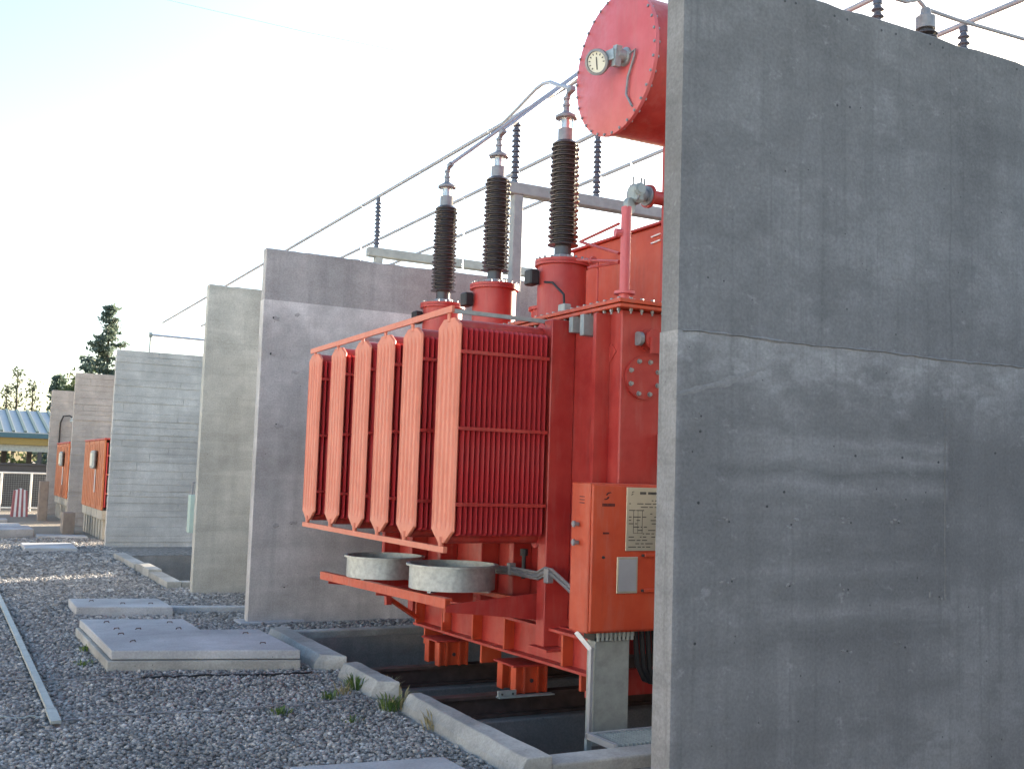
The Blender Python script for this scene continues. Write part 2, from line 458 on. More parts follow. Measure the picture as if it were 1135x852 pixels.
def thing(name, loc, label, cat, group=None):
    e = bpy.data.objects.new(name, None); col.objects.link(e); e.location = loc
    e.empty_display_size = 0.2
    ORG[e.name] = Vector(loc)
    return tag(e, label, cat, group)


def copy_tree(o, parent=None, kids=None):
    c = o.copy(); col.objects.link(c); c.parent = parent; ORG[c.name] = ORG[o.name]
    for ch in (kids[o.name] if kids else [k for k in bpy.data.objects if k.parent == o]):
        copy_tree(ch, c)
    return c


# ------------------------------------------------------------------ ground with the two oil pits cut out
PIT1 = (3.10, 9.0, 5.42, 10.35)
PIT3 = (3.0, 8.0, 15.0, 20.2)


def make_ground():
    xs = [-600, -40, -10, 0, 3.0, 3.10, 8.0, 9.0, 40, 600]
    ys = [-600, -40, 0, 5.42, 10.35, 15.0, 20.2, 40, 100, 800]
    vs = [(x, y, 0.0) for y in ys for x in xs]; fs = []
    nx = len(xs)
    for j in range(len(ys) - 1):
        for i in range(nx - 1):
            cx, cy = (xs[i] + xs[i + 1]) / 2, (ys[j] + ys[j + 1]) / 2
            if any(p[0] < cx < p[1] and p[2] < cy < p[3] for p in (PIT1, PIT3)): continue
            a = j * nx + i; fs.append((a, a + 1, a + nx + 1, a + nx))
    o = MB().add(vs, fs).build('ground', 'ground'); tag(o, kind='structure')


make_ground()
tag(MB().box(-60, -1.45, -60, 120, -.1, .006).build('bounce_ground', 'bounce_pale'), kind='structure')  # added pale ground out of view, bounces sun onto left-facing sides


def make_pit(p, depth, name):
    x0, x1, y0, y1 = p; t = 0.02
    mb = MB()
    mb.box(x0 + .001, x1, y0, y1, -depth - 0.1, -depth)
    mb.box(x0 - 0.2, x0 + t, y0 - 0.2, y1 + 0.2, -depth - .1, -0.006)
    mb.box(x1 - t, x1 + 0.2, y0 - 0.2, y1 + 0.2, -depth - .1, -0.006)
    mb.box(x0 + t + .001, x1 - t - .001, y0 - 0.2, y0 + t, -depth - .1, -0.007)
    mb.box(x0 + t + .001, x1 - t - .001, y1 - t, y1 + 0.2, -depth - .1, -0.007)
    o = mb.build(name, 'pit'); tag(o, kind='structure')


make_pit(PIT1, 0.75, 'oil_pit_floor')
make_pit(PIT3, 0.6, 'far_oil_pit_floor')

# ------------------------------------------------------------------ firewalls
def lift(mb, x0, x1, y0, y1, z0, z1, seed, rag_top=0.0, nx=60, ch=.012):
    """one cast lift, top edge a little ragged"""
    r = random.Random(seed); vs = []; fs = []
    for i in range(nx + 1):
        x = x0 + (x1 - x0) * (i / nx) ** 1.6
        zt = z1 - (r.random() ** 3) * rag_top
        vs += [(x, y0, z0), (x, y0, zt - ch), (x, y0 + ch, zt), (x, y1 - ch, zt), (x, y1, zt - ch), (x, y1, z0)]
    for i in range(nx):
        a = i * 6
        for j in range(6):
            k = (j + 1) % 6
            fs.append((a + j, a + k, a + 6 + k, a + 6 + j))
    fs.append(tuple(reversed(range(6)))); fs.append(tuple(nx * 6 + j for j in range(6)))
    mb.add(vs, fs)


def firewall(y, top, joint, m_lo, m_up, label, x0=3.0, x1=15.0, t=0.14, seed=1, holes=()):
    root = thing('concrete_wall', (x0, y, 0), label, 'wall', 'concrete firewalls between the transformer bays')
    a = MB(); lift(a, x0, x1, y, y + t, -0.4, joint - 0.001, seed, 0.0, 60, .0006)
    lo = a.build('cast_lift', m_lo, root); lo['label'] = 'lower cast lift of the wall'
    a = MB(); lift(a, x0 + 0.004, x1, y + 0.004, y + t - 0.004, joint, top, seed + 5, 0.018)
    a.build('cast_lift', m_up, root)
    return root


def tie_hole(root, pts, y, r=0.007):
    for (x, z) in pts:
        MB().lathe([(r, -0.0015), (r * 0.9, 0.004)], (x, y, z), 8, (0, 1, 0)).build('tie_hole', 'print', root)


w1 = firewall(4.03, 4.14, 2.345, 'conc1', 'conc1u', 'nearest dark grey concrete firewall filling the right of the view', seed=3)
ORG[w1.name] = Vector((3.0, 4.03, 0))
pts = []
for px, py in ((925, 18), (939, 22), (977, 34), (993, 38), (1031, 49), (1045, 53), (1127, 77), (928, 117), (870, 1.5), (882, 4), (942, 119)):
    p = PX(px, py, y=4.034); pts.append((p.x, p.z))
tie_hole(w1, pts, 4.034)
pts = []
for px, py in ((776, 478), (774, 557), (850, 561), (869, 545), (770, 713), (1040, 512), (1103, 502), (948, 505), (1000, 507)):
    p = PX(px, py, y=4.03); pts.append((p.x, p.z))
tie_hole(w1, pts, 4.029)
# rough patched form-tie spots and grout smears standing proud of the lower lift
def smear(px, py, w, h, seed, y=4.03, mat='kerb', root=None):
    r = random.Random(seed); c = PX(px, py, y=y); n = 11; ring = []
    for j in range(n):
        a = 2 * math.pi * j / n; k = 0.55 + 0.6 * r.random()
        ring.append((c.x + math.cos(a) * w * k, c.z + math.sin(a) * h * k))
    vs = [(x, y + .001, z) for x, z in ring] + [(c.x + (x - c.x) * .7, y - .0035, c.z + (z - c.z) * .7) for x, z in ring]
    fs = [(j, (j + 1) % n, n + (j + 1) % n, n + j) for j in range(n)] + [tuple(range(n, 2 * n))]
    MB().add(vs, fs).build('grout_patch', mat, root or w1)


M['grout'] = concrete('grout_patch_concrete', (0.26, 0.25, 0.24), stain=0.2, streak=0.0, blotch=0.6)
k = 0
for px, py, w, h in ((805, 577, .04, .02), (874, 580, .045, .022), (940, 578, .045, .016), (993, 578, .04, .018), (808, 643, .035, .014), (872, 648, .03, .018),
                     (937, 652, .03, .022), (1038, 660, .02, .03), (774, 460, .03, .014), (936, 720, .03, .016), (1000, 716, .03, .018)):
    for q in range(3):                              # ragged cluster of dabs round each filled tie hole
        smear(px + rnd.uniform(-9, 9), py + rnd.uniform(-5, 5), w * rnd.uniform(.22, .5), h * rnd.uniform(.25, .6), k, mat='grout'); k += 1
    c = PX(px + 3, py + 1, y=4.03); tie_hole(w1, [(c.x, c.z)], 4.029, .005)
# long trowelled skim running up to the pour joint
for a, b_, w in (((752, 436), (800, 424), .02), ((798, 425), (838, 411), .028), ((834, 412), (866, 397), .022)):
    p, q = PX(*a, y=4.03), PX(*b_, y=4.03); n = 9; vs = []
    for t in range(n):
        c = p.lerp(q, t / (n - 1)); ww = w * (.6 + .5 * rnd.random())
        vs += [(c.x, 4.0302, c.z - ww), (c.x, 4.0268, c.z), (c.x, 4.0302, c.z + ww * .8)]
    MB().add(vs, [(t * 3 + e, t * 3 + e + 1, t * 3 + 4 + e, t * 3 + 3 + e) for t in range(n - 1) for e in (0, 1)]).build('skim_coat', 'grout', w1, smooth=True)
# vertical shutter joint (a thin recess line reads as a raised fin of grout)
p0 = PX(1047, 452, y=4.03); p1 = PX(1047, 664, y=4.03)
mb = MB(); zz = np.linspace(p1.z, p0.z, 24); r_ = random.Random(4)
vs = []
for i, z in enumerate(zz):
    xo = p0.x + (r_.random() - .5) * .006; w = .003 + r_.random() * .004
    vs += [(xo - w, 4.0305, z), (xo, 4.0255, z), (xo + w, 4.0305, z)]
mb.add(vs, [(i * 3 + j, i * 3 + j + 1, i * 3 + 4 + j, i * 3 + 3 + j) for i in range(23) for j in (0, 1)])
mb.build('shutter_joint', 'conc1u', w1)
# ragged grout lip along the horizontal pour joint
mb = MB(); vs = []; n = 110
for i in range(n):
    x = 3.03 + i * 0.05; z = 2.345 + math.sin(i * .31) * .004 + (r_.random() - .5) * .005; w = .004 + .008 * r_.random() ** 2
    vs += [(x, 4.0305, z - w), (x, 4.0235 - .003 * r_.random(), z), (x, 4.034, z + w * .8)]
mb.add(vs, [(i * 3 + j, i * 3 + j + 1, i * 3 + 4 + j, i * 3 + 3 + j) for i in range(n - 1) for j in (0, 1)])
mb.build('grout_lip', 'grout', w1)

w2 = firewall(11.39, 4.0, 3.44, 'conc2', 'conc2u', 'mauve grey concrete firewall with darker top band behind the red radiators', seed=11)
w3 = firewall(14.17, 4.0, 3.1, 'conc3', 'conc3', 'narrow strip of greenish grey concrete firewall left of the mauve one', seed=21)
for px, py in ((300, 392), (325, 412), (306, 470), (323, 580), (308, 583), (352, 520), (330, 350), (303, 352), (350, 640), (315, 650)):
    c = PX(px, py, y=11.39); tie_hole(w2, [(c.x, c.z)], 11.389, rnd.uniform(.007, .013)); smear(px + rnd.uniform(-2, 4), py + rnd.uniform(-2, 2), rnd.uniform(.03, .07), rnd.uniform(.02, .035), px, 11.39, 'conc2u', w2)
# footing that shows at the base of the second wall
MB().box(2.90, 3.6, 11.30, 11.60, -0.1, 0.03, 0.008).build('footing', 'slab', w2)


def board_wall(y, top, mat, label, seed, x1=15.0, t=0.16, pitch=0.165):
    """wall cast against rough horizontal boards: every board mark is a step in the face"""
    root = thing('concrete_wall', (3.0, y, 0), label, 'wall', 'concrete firewalls between the transformer bays')
    r = random.Random(seed); z = -0.3; mb = MB(); ncol = 14
    while z < top:
        h = min(pitch * (0.6 + 0.6 * r.random()), top - z)
        if top - z - h < 0.05: h = top - z
        off = r.random() * 0.016; xj = 3.0 + r.random() * 3
        for a, b_ in ((3.0 + r.random() * .008, xj), (xj + .004, min(15, xj + 4.0)), (xj + 4.005, x1)):
            o2 = off + r.random() * 0.006
            mb.box(a, b_, y + o2, y + t, z + .003 + .014 * r.random() ** 3, z + h, 0.003)
        mb.box(3.02, x1 - .02, y + 0.024, y + t - .01, z - 0.02, z + h * .5)
        z += h
    mb.build('board_marked_face', mat, root)
    return root


w4 = board_wall(22.2, 3.84, 'conc4', 'pale grey board marked concrete firewall in the middle distance', 31)
w5 = board_wall(29.2, 3.86, 'conc5', 'warm grey board marked firewall behind the nearer of two orange radiator banks', 32)
w6 = board_wall(35.5, 3.76, 'conc5', 'farthest firewall carrying a small lamp above the orange radiator bank', 33)

# ------------------------------------------------------------------ kerbs, slabs, ground strips
def kerb(poly, z0, z1, label, bev=0.012, sl=0.0, name='concrete_kerb', mat='kerb', grp='concrete kerb stones round the oil pits', cat='kerb'):
    cx = sum(p[0] for p in poly) / len(poly); cy = sum(p[1] for p in poly) / len(poly)
    mb = MB()
    if sl:                                             # cast kerb: outer face battered, long edges a little uneven
        r = random.Random(int(cy * 100)); n = 10; vs = []
        (xa, ya), (xb, yb), (xc, yc), (xd, yd) = poly
        for i in range(n + 1):
            t = i / n; xo, yo = xa + (xd - xa) * t, ya + (yd - ya) * t; xi, yi = xb + (xc - xb) * t, yb + (yc - yb) * t
            w = lambda: r.uniform(-.004, .004)
            vs += [(xo, yo, z0), (xo + sl * .45 + w(), yo, z1 * .45 + w()), (xo + sl + w(), yo, z1 + w()), (xi + w() - .005, yi, z1 + w()), (xi, yi, z0)]
        fs = [(i * 5 + e, i * 5 + (e + 1) % 5, i * 5 + 5 + (e + 1) % 5, i * 5 + 5 + e) for i in range(n) for e in range(5)]
        mb.add(vs, fs + [(4, 3, 2, 1, 0), tuple(n * 5 + e for e in range(5))])
    else: mb.prism(poly, z0, z1)
    o = mb.build(name, mat, None, org=(cx, cy, 0), bevel=bev)
    tag(o, label, cat, grp)
    return o


KX0, KX1 = 2.86, 3.098
kerb([(KX0 - .02, 8.72), (KX1, 8.56), (KX1, 10.40), (KX0, 10.28)], -0.08, 0.12, 'short kerb stone joining the corner of the large stepped slab', .008, .075)
kerb([(KX0 + .02, 7.50), (KX1, 7.42), (KX1, 8.32), (KX0 + .04, 8.30)], -0.08, 0.12, 'middle kerb stone with weeds at its foot, between the two gaps', .008, .075)
kerb([(KX0, 5.22), (KX1, 5.22), (KX1, 7.05), (KX0 + .06, 7.02)], -0.08, 0.12, 'long near kerb stone sloping toward the bottom of the picture', .008, .075)
kerb([(KX1 + .004, 5.22), (9.0, 5.22), (9.0, 5.418), (KX1 + .004, 5.418)], -0.08, 0.075, 'kerb closing the oil pit in front of the grating')
kerb([(KX1 + .004, 10.352), (9.0, 10.352), (9.0, 10.50), (KX1 + .004, 10.50)], -0.08, 0.06, 'kerb at the far side of the oil pit below the mauve wall')
kerb([(2.80, 14.78), (2.99, 14.78), (2.99, 16.1), (2.80, 16.1)], -0.05, 0.10, 'near kerb stone of the farther oil pit, beside the greenish wall', grp='kerb stones of the farther pit')
kerb([(2.80, 16.2), (2.99, 16.2), (2.99, 17.3), (2.80, 17.3)], -0.05, 0.13, 'middle kerb stone of the farther oil pit catching the sun', grp='kerb stones of the farther pit')
kerb([(2.80, 17.4), (2.99, 17.4), (2.99, 19.6), (2.80, 19.6)], -0.05, 0.10, 'farthest kerb stone leading to the board marked wall', grp='kerb stones of the farther pit')
kerb([(2.995, 14.78), (8.0, 14.78), (8.0, 14.98), (2.995, 14.98)], -0.05, 0.09, 'kerb running behind the greenish wall at the farther pit', grp='kerb stones of the farther pit')


def chips(root, polyz, n, seed, box):
    r = random.Random(seed); x0, x1, y0, y1 = box
    for i in range(n):
        x, y = x0 + r.random() * (x1 - x0), y0 + r.random() * (y1 - y0)
        MB().tube([(x - .04, y, polyz - .002), (x - .03, y, polyz + .022), (x + .03, y + .01, polyz + .022), (x + .04, y + .01, polyz - .002)], .007, 6).build('lifting_hook', 'steel', root)


sA = thing('cover_slab', (2.0, 9.8, 0), 'large stepped concrete cover slab on gravel, nearest of the two lids', 'slab', 'concrete duct cover slabs')
LA = [(1.33, 9.10), (2.74, 8.70), (2.72, 9.93), (2.22, 10.03), (2.21, 10.75), (1.30, 10.97)]
MB().prism([(2.0 + (x - 2.0) * 1.0 - .03 * (x < 1.5), y - .02 * (y < 9.2)) for x, y in LA], -0.05, 0.088).build('base_course', 'kerb', sA, bevel=.006)
MB().prism([(x * 1.0, y) for x, y in LA], 0.094, 0.165).build('lid', 'slab', sA, bevel=.008)
for px, py in ((118, 690), (129, 697), (134, 703), (153, 697), (147, 711), (188, 690), (198, 697), (272, 702), (291, 713)):
    p = PX(px, py, z=0.165)
    MB().tube([(p.x - .022, p.y, .162), (p.x - .016, p.y + rnd.uniform(-.02, .02), .176), (p.x + .018, p.y + rnd.uniform(-.02, .02), .178), (p.x + .024, p.y, .162)], .005, 6).build('lifting_hook', 'steel', sA)
sB = thing('cover_slab', (1.9, 12.6, 0), 'rectangular concrete cover slab just behind the large stepped one', 'slab', 'concrete duct cover slabs')
MB().prism([(1.43, 12.40), (2.39, 12.18), (2.37, 12.98), (1.43, 13.18)], -0.05, 0.10).build('lid', 'slab', sB, bevel=.01)
for px, py in ((101, 666), (136, 669), (167, 669)):
    p = PX(px, py, z=0.10)
    MB().tube([(p.x - .022, p.y, .097), (p.x - .016, p.y + rnd.uniform(-.02, .02), .112), (p.x + .018, p.y, .112), (p.x + .024, p.y, .097)], .005, 6).build('lifting_hook', 'steel', sB)
kerb([(2.43, 12.40), (4.4, 11.98), (4.4, 12.12), (2.43, 12.56)], -0.05, 0.07, 'low concrete strip running from the second slab to the mauve wall', name='concrete_strip', mat='slab', grp='concrete ground strips', cat='kerb')
kerb([(1.70, 5.10), (2.59, 5.05), (2.57, 5.50), (1.73, 5.60)], -0.05, 0.10, 'pale slab corner at the very bottom of the picture', name='cover_slab', mat='slab', grp='concrete duct cover slabs', cat='slab')
kerb([(1.50, 20.98), (2.37, 20.95), (2.40, 22.3), (1.52, 22.35)], -0.05, 0.08, 'flat slab on the gravel before the first orange radiator bank', name='cover_slab', mat='slab', grp='concrete duct cover slabs', cat='slab')
kerb([(0.9, 24.8), (1.96, 25.3), (1.94, 26.6), (0.9, 26.6)], -0.05, 0.16, 'thick slab at the left edge, third from the far end', name='cover_slab', mat='slab', grp='concrete duct cover slabs', cat='slab')
kerb([(0.9, 28.2), (1.9, 28.2), (1.9, 29.0), (0.9, 29.0)], -0.05, 0.08, 'thin slab at the left edge, second from the far end', name='cover_slab', mat='slab', grp='concrete duct cover slabs', cat='slab')
kerb([(0.9, 30.4), (1.75, 30.8), (1.75, 31.5), (0.9, 31.4)], -0.05, 0.08, 'thin slab at the left edge, farthest away before the gate', name='cover_slab', mat='slab', grp='concrete duct cover slabs', cat='slab')
kerb([(2.0, 24.6), (2.95, 24.4), (2.95, 25.0), (2.0, 25.2)], -0.05, 0.06, 'slab between the thick slab and the pale block by the wall', name='cover_slab', mat='slab', grp='concrete duct cover slabs', cat='slab')
# small upright blocks
kerb([(2.60, 26.0), (2.85, 26.0), (2.85, 26.5), (2.60, 26.5)], -0.1, 0.48, 'stubby weathered block standing by the first orange bank', name='concrete_block', mat='pinkpost', grp='upright weathered blocks', cat='block')
kerb([(2.55, 31.9), (2.78, 31.9), (2.78, 32.2), (2.55, 32.2)], -0.1, 1.06, 'tall weathered concrete post in front of the mesh gate', name='concrete_block', mat='pinkpost', grp='upright weathered blocks', cat='post')

# pipe / angle strips lying on the gravel
def ground_strip(pts, w, h, mat, label, name, cat, grp=None):
    mb = MB()
    for a, b_ in zip(pts[:-1], pts[1:]): mb.bar(a, b_, w, h)
    o = mb.build(name, mat, None, org=pts[0]); tag(o, label, cat, grp)
    return o


st = thing('steel_strip', (0.785, 10, 0), 'long galvanised strip lying on the gravel at the left edge', 'strip')
a0 = PX(62, 800, z=.03); a1 = PX(56, 786, z=.03); a2 = PX(0, 664, z=.03); a3 = a2 + (a2 - a1) * 0.7
MB().bar(a0, a1 + (a1 - a0) * .03, .062, .02).build('coupling', 'galvd', st)
MB().bar(a1, a2, .048, .024).build('strip_length', 'galvd', st)
MB().bar(a2 + (a2 - a1) * .002, a3, .048, .023).build('strip_length', 'galvd', st)


def cable(name, pts, r, mat, label, grp='cables lying on the gravel'):
    o = MB().tube(pts, r, 6).build(name, mat, None, smooth=True, org=pts[0]); tag(o, label, 'cable', grp)


def wavy(pts, z, amp, seed):
    r = random.Random(seed); out = []
    P_ = [PX(*p, z=z) for p in pts]
    for a, b_ in zip(P_[:-1], P_[1:]):
        for q in range(5):
            c = a.lerp(b_, q / 5); out.append(c + Vector((0, r.uniform(-amp, amp), r.uniform(-.012, .004))))
    return out + [P_[-1]]


cable('ground_cable', wavy(((158, 750), (200, 748), (250, 747), (300, 746), (346, 744)), .026, .010, 1), .009, 'dark', 'dark cable lying along the front of the stepped slab')
cable('ground_cable', wavy(((0, 752), (40, 753), (90, 752), (156, 750)), .029, .015, 2), .006, 'greymetal', 'thin pale cable continuing left from the dark one')
cable('ground_cable', wavy(((70, 797), (120, 792), (200, 788), (280, 784), (345, 778), (400, 774)), .030, .015, 3), .006, 'greymetal', 'thin pale cable crossing the gravel in the foreground')
cable('ground_cable', wavy(((-20, 794), (20, 794), (48, 793)), .022, .008, 4), .007, 'galvd', 'short cable end at the left edge before the galvanised strip')

# ------------------------------------------------------------------ rails in the pit
def rail(y, label):
    root = thing('rail_beam', (6, y, 0), label, 'rail', 'rails carrying the transformer')
    mb = MB()
    mb.box(3.0, 9.0, y - .055, y + .055, -0.022, 0.002)
    mb.box(3.0, 9.0, y - .012, y + .012, -0.14, -0.0225)
    mb.box(3.0, 9.0, y - .075, y + .075, -0.162, -0.1405)
    mb.build('rail_section', 'steel', root)
    MB().box(3.125, 8.97, y - .17, y + .17, -0.76, -0.165, .01).build('plinth', 'pit', root)


rail(7.36, 'near rusty rail beam under the wheel box in the oil pit')
rail(8.60, 'far rusty rail beam in the dark of the oil pit')

# ------------------------------------------------------------------ the transformer
T = thing('power_transformer', (5.0, 8.3, 0), 'big red oil transformer with six radiators and three tall bushings', 'transformer')
XT, Y0, Y1 = 4.15, 6.22, 10.45
MB().box(XT, 5.95, Y0, Y1, 0.60, 2.82, .008).build('tank', 'red', T)
MB().box(XT - .005, 5.97, Y0 - .005, Y1, 0.56, 0.60).build('base_plate', 'red', T)
cov = MB().box(XT - .07, 6.02, Y0 - .08, Y1 + .07, 2.823, 2.850, .004).box(XT - .075, 6.02, Y0 - .085, Y1 + .07, 2.856, 2.885, .004).build('tank_cover', 'orange', T)
mb = MB()
for i in range(48):
    y = Y0 - .02 + i * .09
    mb.lathe([(.013, 0), (.013, .018), (.007, .019), (.007, .035)], (XT - .042, y, 2.822), 6, (0, 0, -1))
    mb.lathe([(.013, 0), (.013, .014)], (XT - .042, y, 2.886), 6, (0, 0, 1))
for i in range(20):
    mb.lathe([(.013, 0), (.013, .018), (.007, .019), (.007, .035)], (XT + .04 + i * .09, Y0 - .05, 2.822), 6, (0, 0, -1))
    mb.lathe([(.013, 0), (.013, .014)], (XT + .04 + i * .09, Y0 - .05, 2.886), 6, (0, 0, 1))
mb.build('cover_bolts', 'bolt', cov)['kind'] = 'stuff'

# stiffening ribs on the -X side
for y, w in ((6.83, .12), (7.40, .07), (7.95, .07), (8.75, .07), (9.4, .07), (10.1, .07)):
    xo = 3.945 if y < 7 else 3.985
    MB().box(xo, XT - .002, y, y + w, 0.42 if y < 7 else .62, 2.80 if y < 7 else 2.7, .006).build('rib', 'red', T)
MB().box(3.90, XT, 6.70, 6.97, 0.405, 0.42).build('rib_foot', 'red', T)
MB().box(4.03, XT - .002, 6.36, 6.40, 0.6, 2.8).build('rib', 'red', T)
# lifting lug on the rib top
MB().box(4.04, 4.14, 6.55, 6.60, 2.66, 2.815, .004).build('cover_clamp', 'galvd', T)
MB().box(4.05, 4.13, 6.72, 6.77, 2.70, 2.815, .004).build('cover_clamp', 'galvd', T)

# skid base
def tilt(y): return -0.03 * (y - 6.9)          # the base drops slightly toward the far end


sk = MB()
for a, b_ in ((6.25, 8.0), (8.0, 9.30)):
    za, zb = .30 + tilt(a) * .6, .30 + tilt(b_) * .6
    sk.bar((4.08, a, (za + .56) / 2), (4.08, b_, (zb + .56) / 2), .016, .27)
    sk.bar((4.07, a, za), (4.07, b_, zb), .17, .02)
    sk.bar((4.07, a, .548), (4.07, b_, .548 + tilt(b_) * .2), .17, .02)
sk.build('skid_beam', 'red', T)
sk2 = MB(); sk2.box(5.75, 5.77, 6.25, 10.4, .28, .55); sk2.box(5.68, 5.84, 6.25, 10.4, .26, .28); sk2.build('skid_beam', 'red', T)
for y in (6.62, 7.50, 8.06, 8.66, 9.24):
    z = .30 + tilt(y) * .6
    MB().box(3.985, 4.07, y, y + .025, z + .012, .535).build('stiffener', 'orange', T)
for y in (7.0, 8.35, 9.6):
    MB().box(4.10, 5.72, y, y + .12, .30, .54).build('cross_beam', 'red', T)
# plate gussets down to the pit side
for y, z0 in ((6.42, .18), (7.95, .12), (9.10, .10)):
    MB().box(4.02, 4.20, y, y + .03, z0, .29 + tilt(y) * .6).build('gusset', 'orange', T)
MB().box(4.10, 5.6, 6.46, 6.50, .12, .30).build('gusset', 'red', T)

# wheel boxes
def wheel_box(x, y):
    r = MB().box(x - .035, x + .295, y - .05, y + .28, 0.212, 0.226, .003).build('wheel_box', 'red', T)
    mb = MB()
    for yy in (y, y + .22):
        mb.box(x, x + .27, yy, yy + .02, 0.012, .211)
        for xx in (x - .002, x + .065, x + .185, x + .256): mb.box(xx, xx + .016, yy - .032, yy + .052, 0.012, .2105)
    mb.box(x + .262, x + .272, y - .03, y + .27, .012, .210)
    mb.build('box_plates', 'orange', r)
    MB().lathe([(.09, -.05), (.105, -.045), (.105, -.03), (.088, -.03), (.088, .03)], (x + .135, y + .115, .095), 20, (0, 1, 0)).build('wheel', 'steel', r)
    MB().lathe([(.016, -.006), (.016, .012)], (x + .15, y - .002, .10), 10, (0, 1, 0)).build('axle_hole', 'print', r)


for x, y in ((3.95, 7.26), (3.88, 8.50), (5.5, 7.26), (5.5, 8.50)): wheel_box(x, y)
cl = MB().box(3.78, 3.93, 7.18, 7.20, .004, .055).box(3.78, 4.25, 7.16, 7.22, .002, .012).build('rail_clamp', 'galvd', T)
for xh in (3.81, 3.90): MB().lathe([(.008, -.004), (.008, .004)], (xh, 7.178, .03), 8, (0, 1, 0)).build('bolt_hole', 'print', cl)

# ---- radiators: stamped fins with flutes and chamfered ends
def fin_mesh(mb, x, y, z0, z1, w, th, flute=.012, nfl=5, tip=.16, ch=.11, tip2=None, ch2=None):
    """stamped plate: nfl narrow vertical grooves on both faces, ends chamfered to tip*w"""
    cols = [(-w / 2, 0.0, 0)]
    for q in range(nfl):
        c_ = -w / 2 + w * (q + .5) / nfl; g = w / nfl
        cols += [(c_ - g * .30, 1, 0), (c_ - g * .12, 1, 1), (c_ + g * .12, 1, 1), (c_ + g * .30, 1, 0)]
    cols.append((w / 2, 0.0, 0))
    ncol = len(cols)
    rows = [(z0, tip, 0), (z0 + ch, 1.0, 0), (z0 + ch + .07, 1.0, 1), (z1 - (ch2 or ch) - .07, 1.0, 1), (z1 - (ch2 or ch), 1.0, 0), (z1, tip2 or tip, 0)]
    vs = []
    for z, s_, dp in rows:
        for sg in (-1, 1):
            for c_, e, g in cols:
                vs.append((x + sg * (th / 2 * e - flute * g * dp * e) + (.002 if sg > 0 else 0), y + c_ * s_, z))
    fs = []; m2 = ncol * 2
    for i in range(len(rows) - 1):
        for j in range(ncol - 1):
            a = i * m2 + j
            fs.append((a, a + 1, a + m2 + 1, a + m2)); a += ncol
            fs.append((a, a + m2, a + m2 + 1, a + 1))
        for j in (0, ncol - 1):
            a = i * m2 + j; fs.append((a, a + ncol, a + ncol + m2, a + m2))
    for i in (0, len(rows) - 1):
        fs.append(tuple(i * m2 + j for j in range(ncol)) + tuple(i * m2 + ncol + j for j in reversed(range(ncol))))
    return mb.add(vs, fs)


RZ0, RZ1, RW, NF = 1.155, 2.755, .375, 18
RADY = (7.015, 7.69, 8.26, 8.80, 9.44, 10.12)


def radiator(y):
    hd = MB()
    hd.tube([(3.23, y, 2.695), (4.13, y, 2.695)], .058, 14)
    rt = hd.build('radiator', 'red', T, smooth=True)
    MB().tube([(3.23, y, 1.19), (4.13, y, 1.19)], .042, 12).build('header_pipe', 'red', rt, smooth=True)
    fm = None
    for i in range(1, NF):
        x = 3.215 + i * .0405
        if fm is None:
            o = fin_mesh(MB(), x, y, RZ0 + .055, RZ1 - .075, RW, .027, .004, 2, .85, .02).build('fin', 'red_fin', rt); fm = o; fx = x
        else:
            o = fm.copy(); col.objects.link(o); o.location.x = x - fx
    e = fin_mesh(MB(), 3.205, y, RZ0, RZ1 - .005, RW, .026, .011, 5, .28, .085, .50, .055).build('end_panel', 'lit_red', rt)
    e['label'] = 'fluted end panel with skylight painted into its paler red'
    for z in (2.50, 1.96, 1.43):
        MB().box(3.205, 3.925, y - RW / 2 - .012, y - RW / 2 - .0035, z - .012, z + .012).build('tie_bar', 'red', rt)
    ey = MB(); ey.box(3.187, 3.203, y - .022, y + .022, RZ1 - .03, RZ1 + .055, .004)
    ey.build('lifting_eye', 'lit_red', rt)
    MB().tube([(3.195, y, RZ0 + .04), (3.195, y, RZ0 - .04)], .020, 10).build('drain_stub', 'lit_red', rt)
    # shut-off valves to the tank
    MB().lathe([(.075, 0), (.075, .016), (.05, .018), (.05, .035), (.075, .037), (.075, .053)], (3.955, y, 2.715), 14, (1, 0, 0)).build('valve_flange', 'red_fin', rt, smooth=True)
    MB().lathe([(.075, 0), (.075, .016), (.05, .018), (.05, .035), (.075, .037), (.075, .053)], (3.955, y, 1.19), 14, (1, 0, 0)).build('valve_flange', 'red_fin', rt, smooth=True)
    for z in (2.72, 1.19): MB().box(3.965, 4.0, y - .13, y - .04, z - .02, z + .02, .004).build('valve_lever', 'greymetal', rt)
    return rt


radA = radiator(RADY[0])
kids = [k_ for k_ in bpy.data.objects if k_.parent == radA]
for y in RADY[1:]:
    c = radA.copy(); col.objects.link(c); c.location.y = y - RADY[0]
    for k_ in kids:
        d_ = k_.copy(); col.objects.link(d_); d_.parent = c
MB().bar((3.185, 6.93, 2.812), (3.185, 10.22, 2.785), .02, .046).build('top_tie_rail', 'lit_red', T)
MB().bar((3.190, 6.93, 1.108), (3.190, 10.22, 1.108), .03, .042).build('bottom_tie_rail', 'lit_red', T)
MB().bar((3.20, 6.95, 2.80), (4.1, 6.99, 2.80), .02, .03).build('top_tie_rail', 'galvd', T)
MB().bar((3.21, 8.9, 2.79), (4.1, 8.94, 2.79), .02, .03).build('top_tie_rail', 'galvd', T)

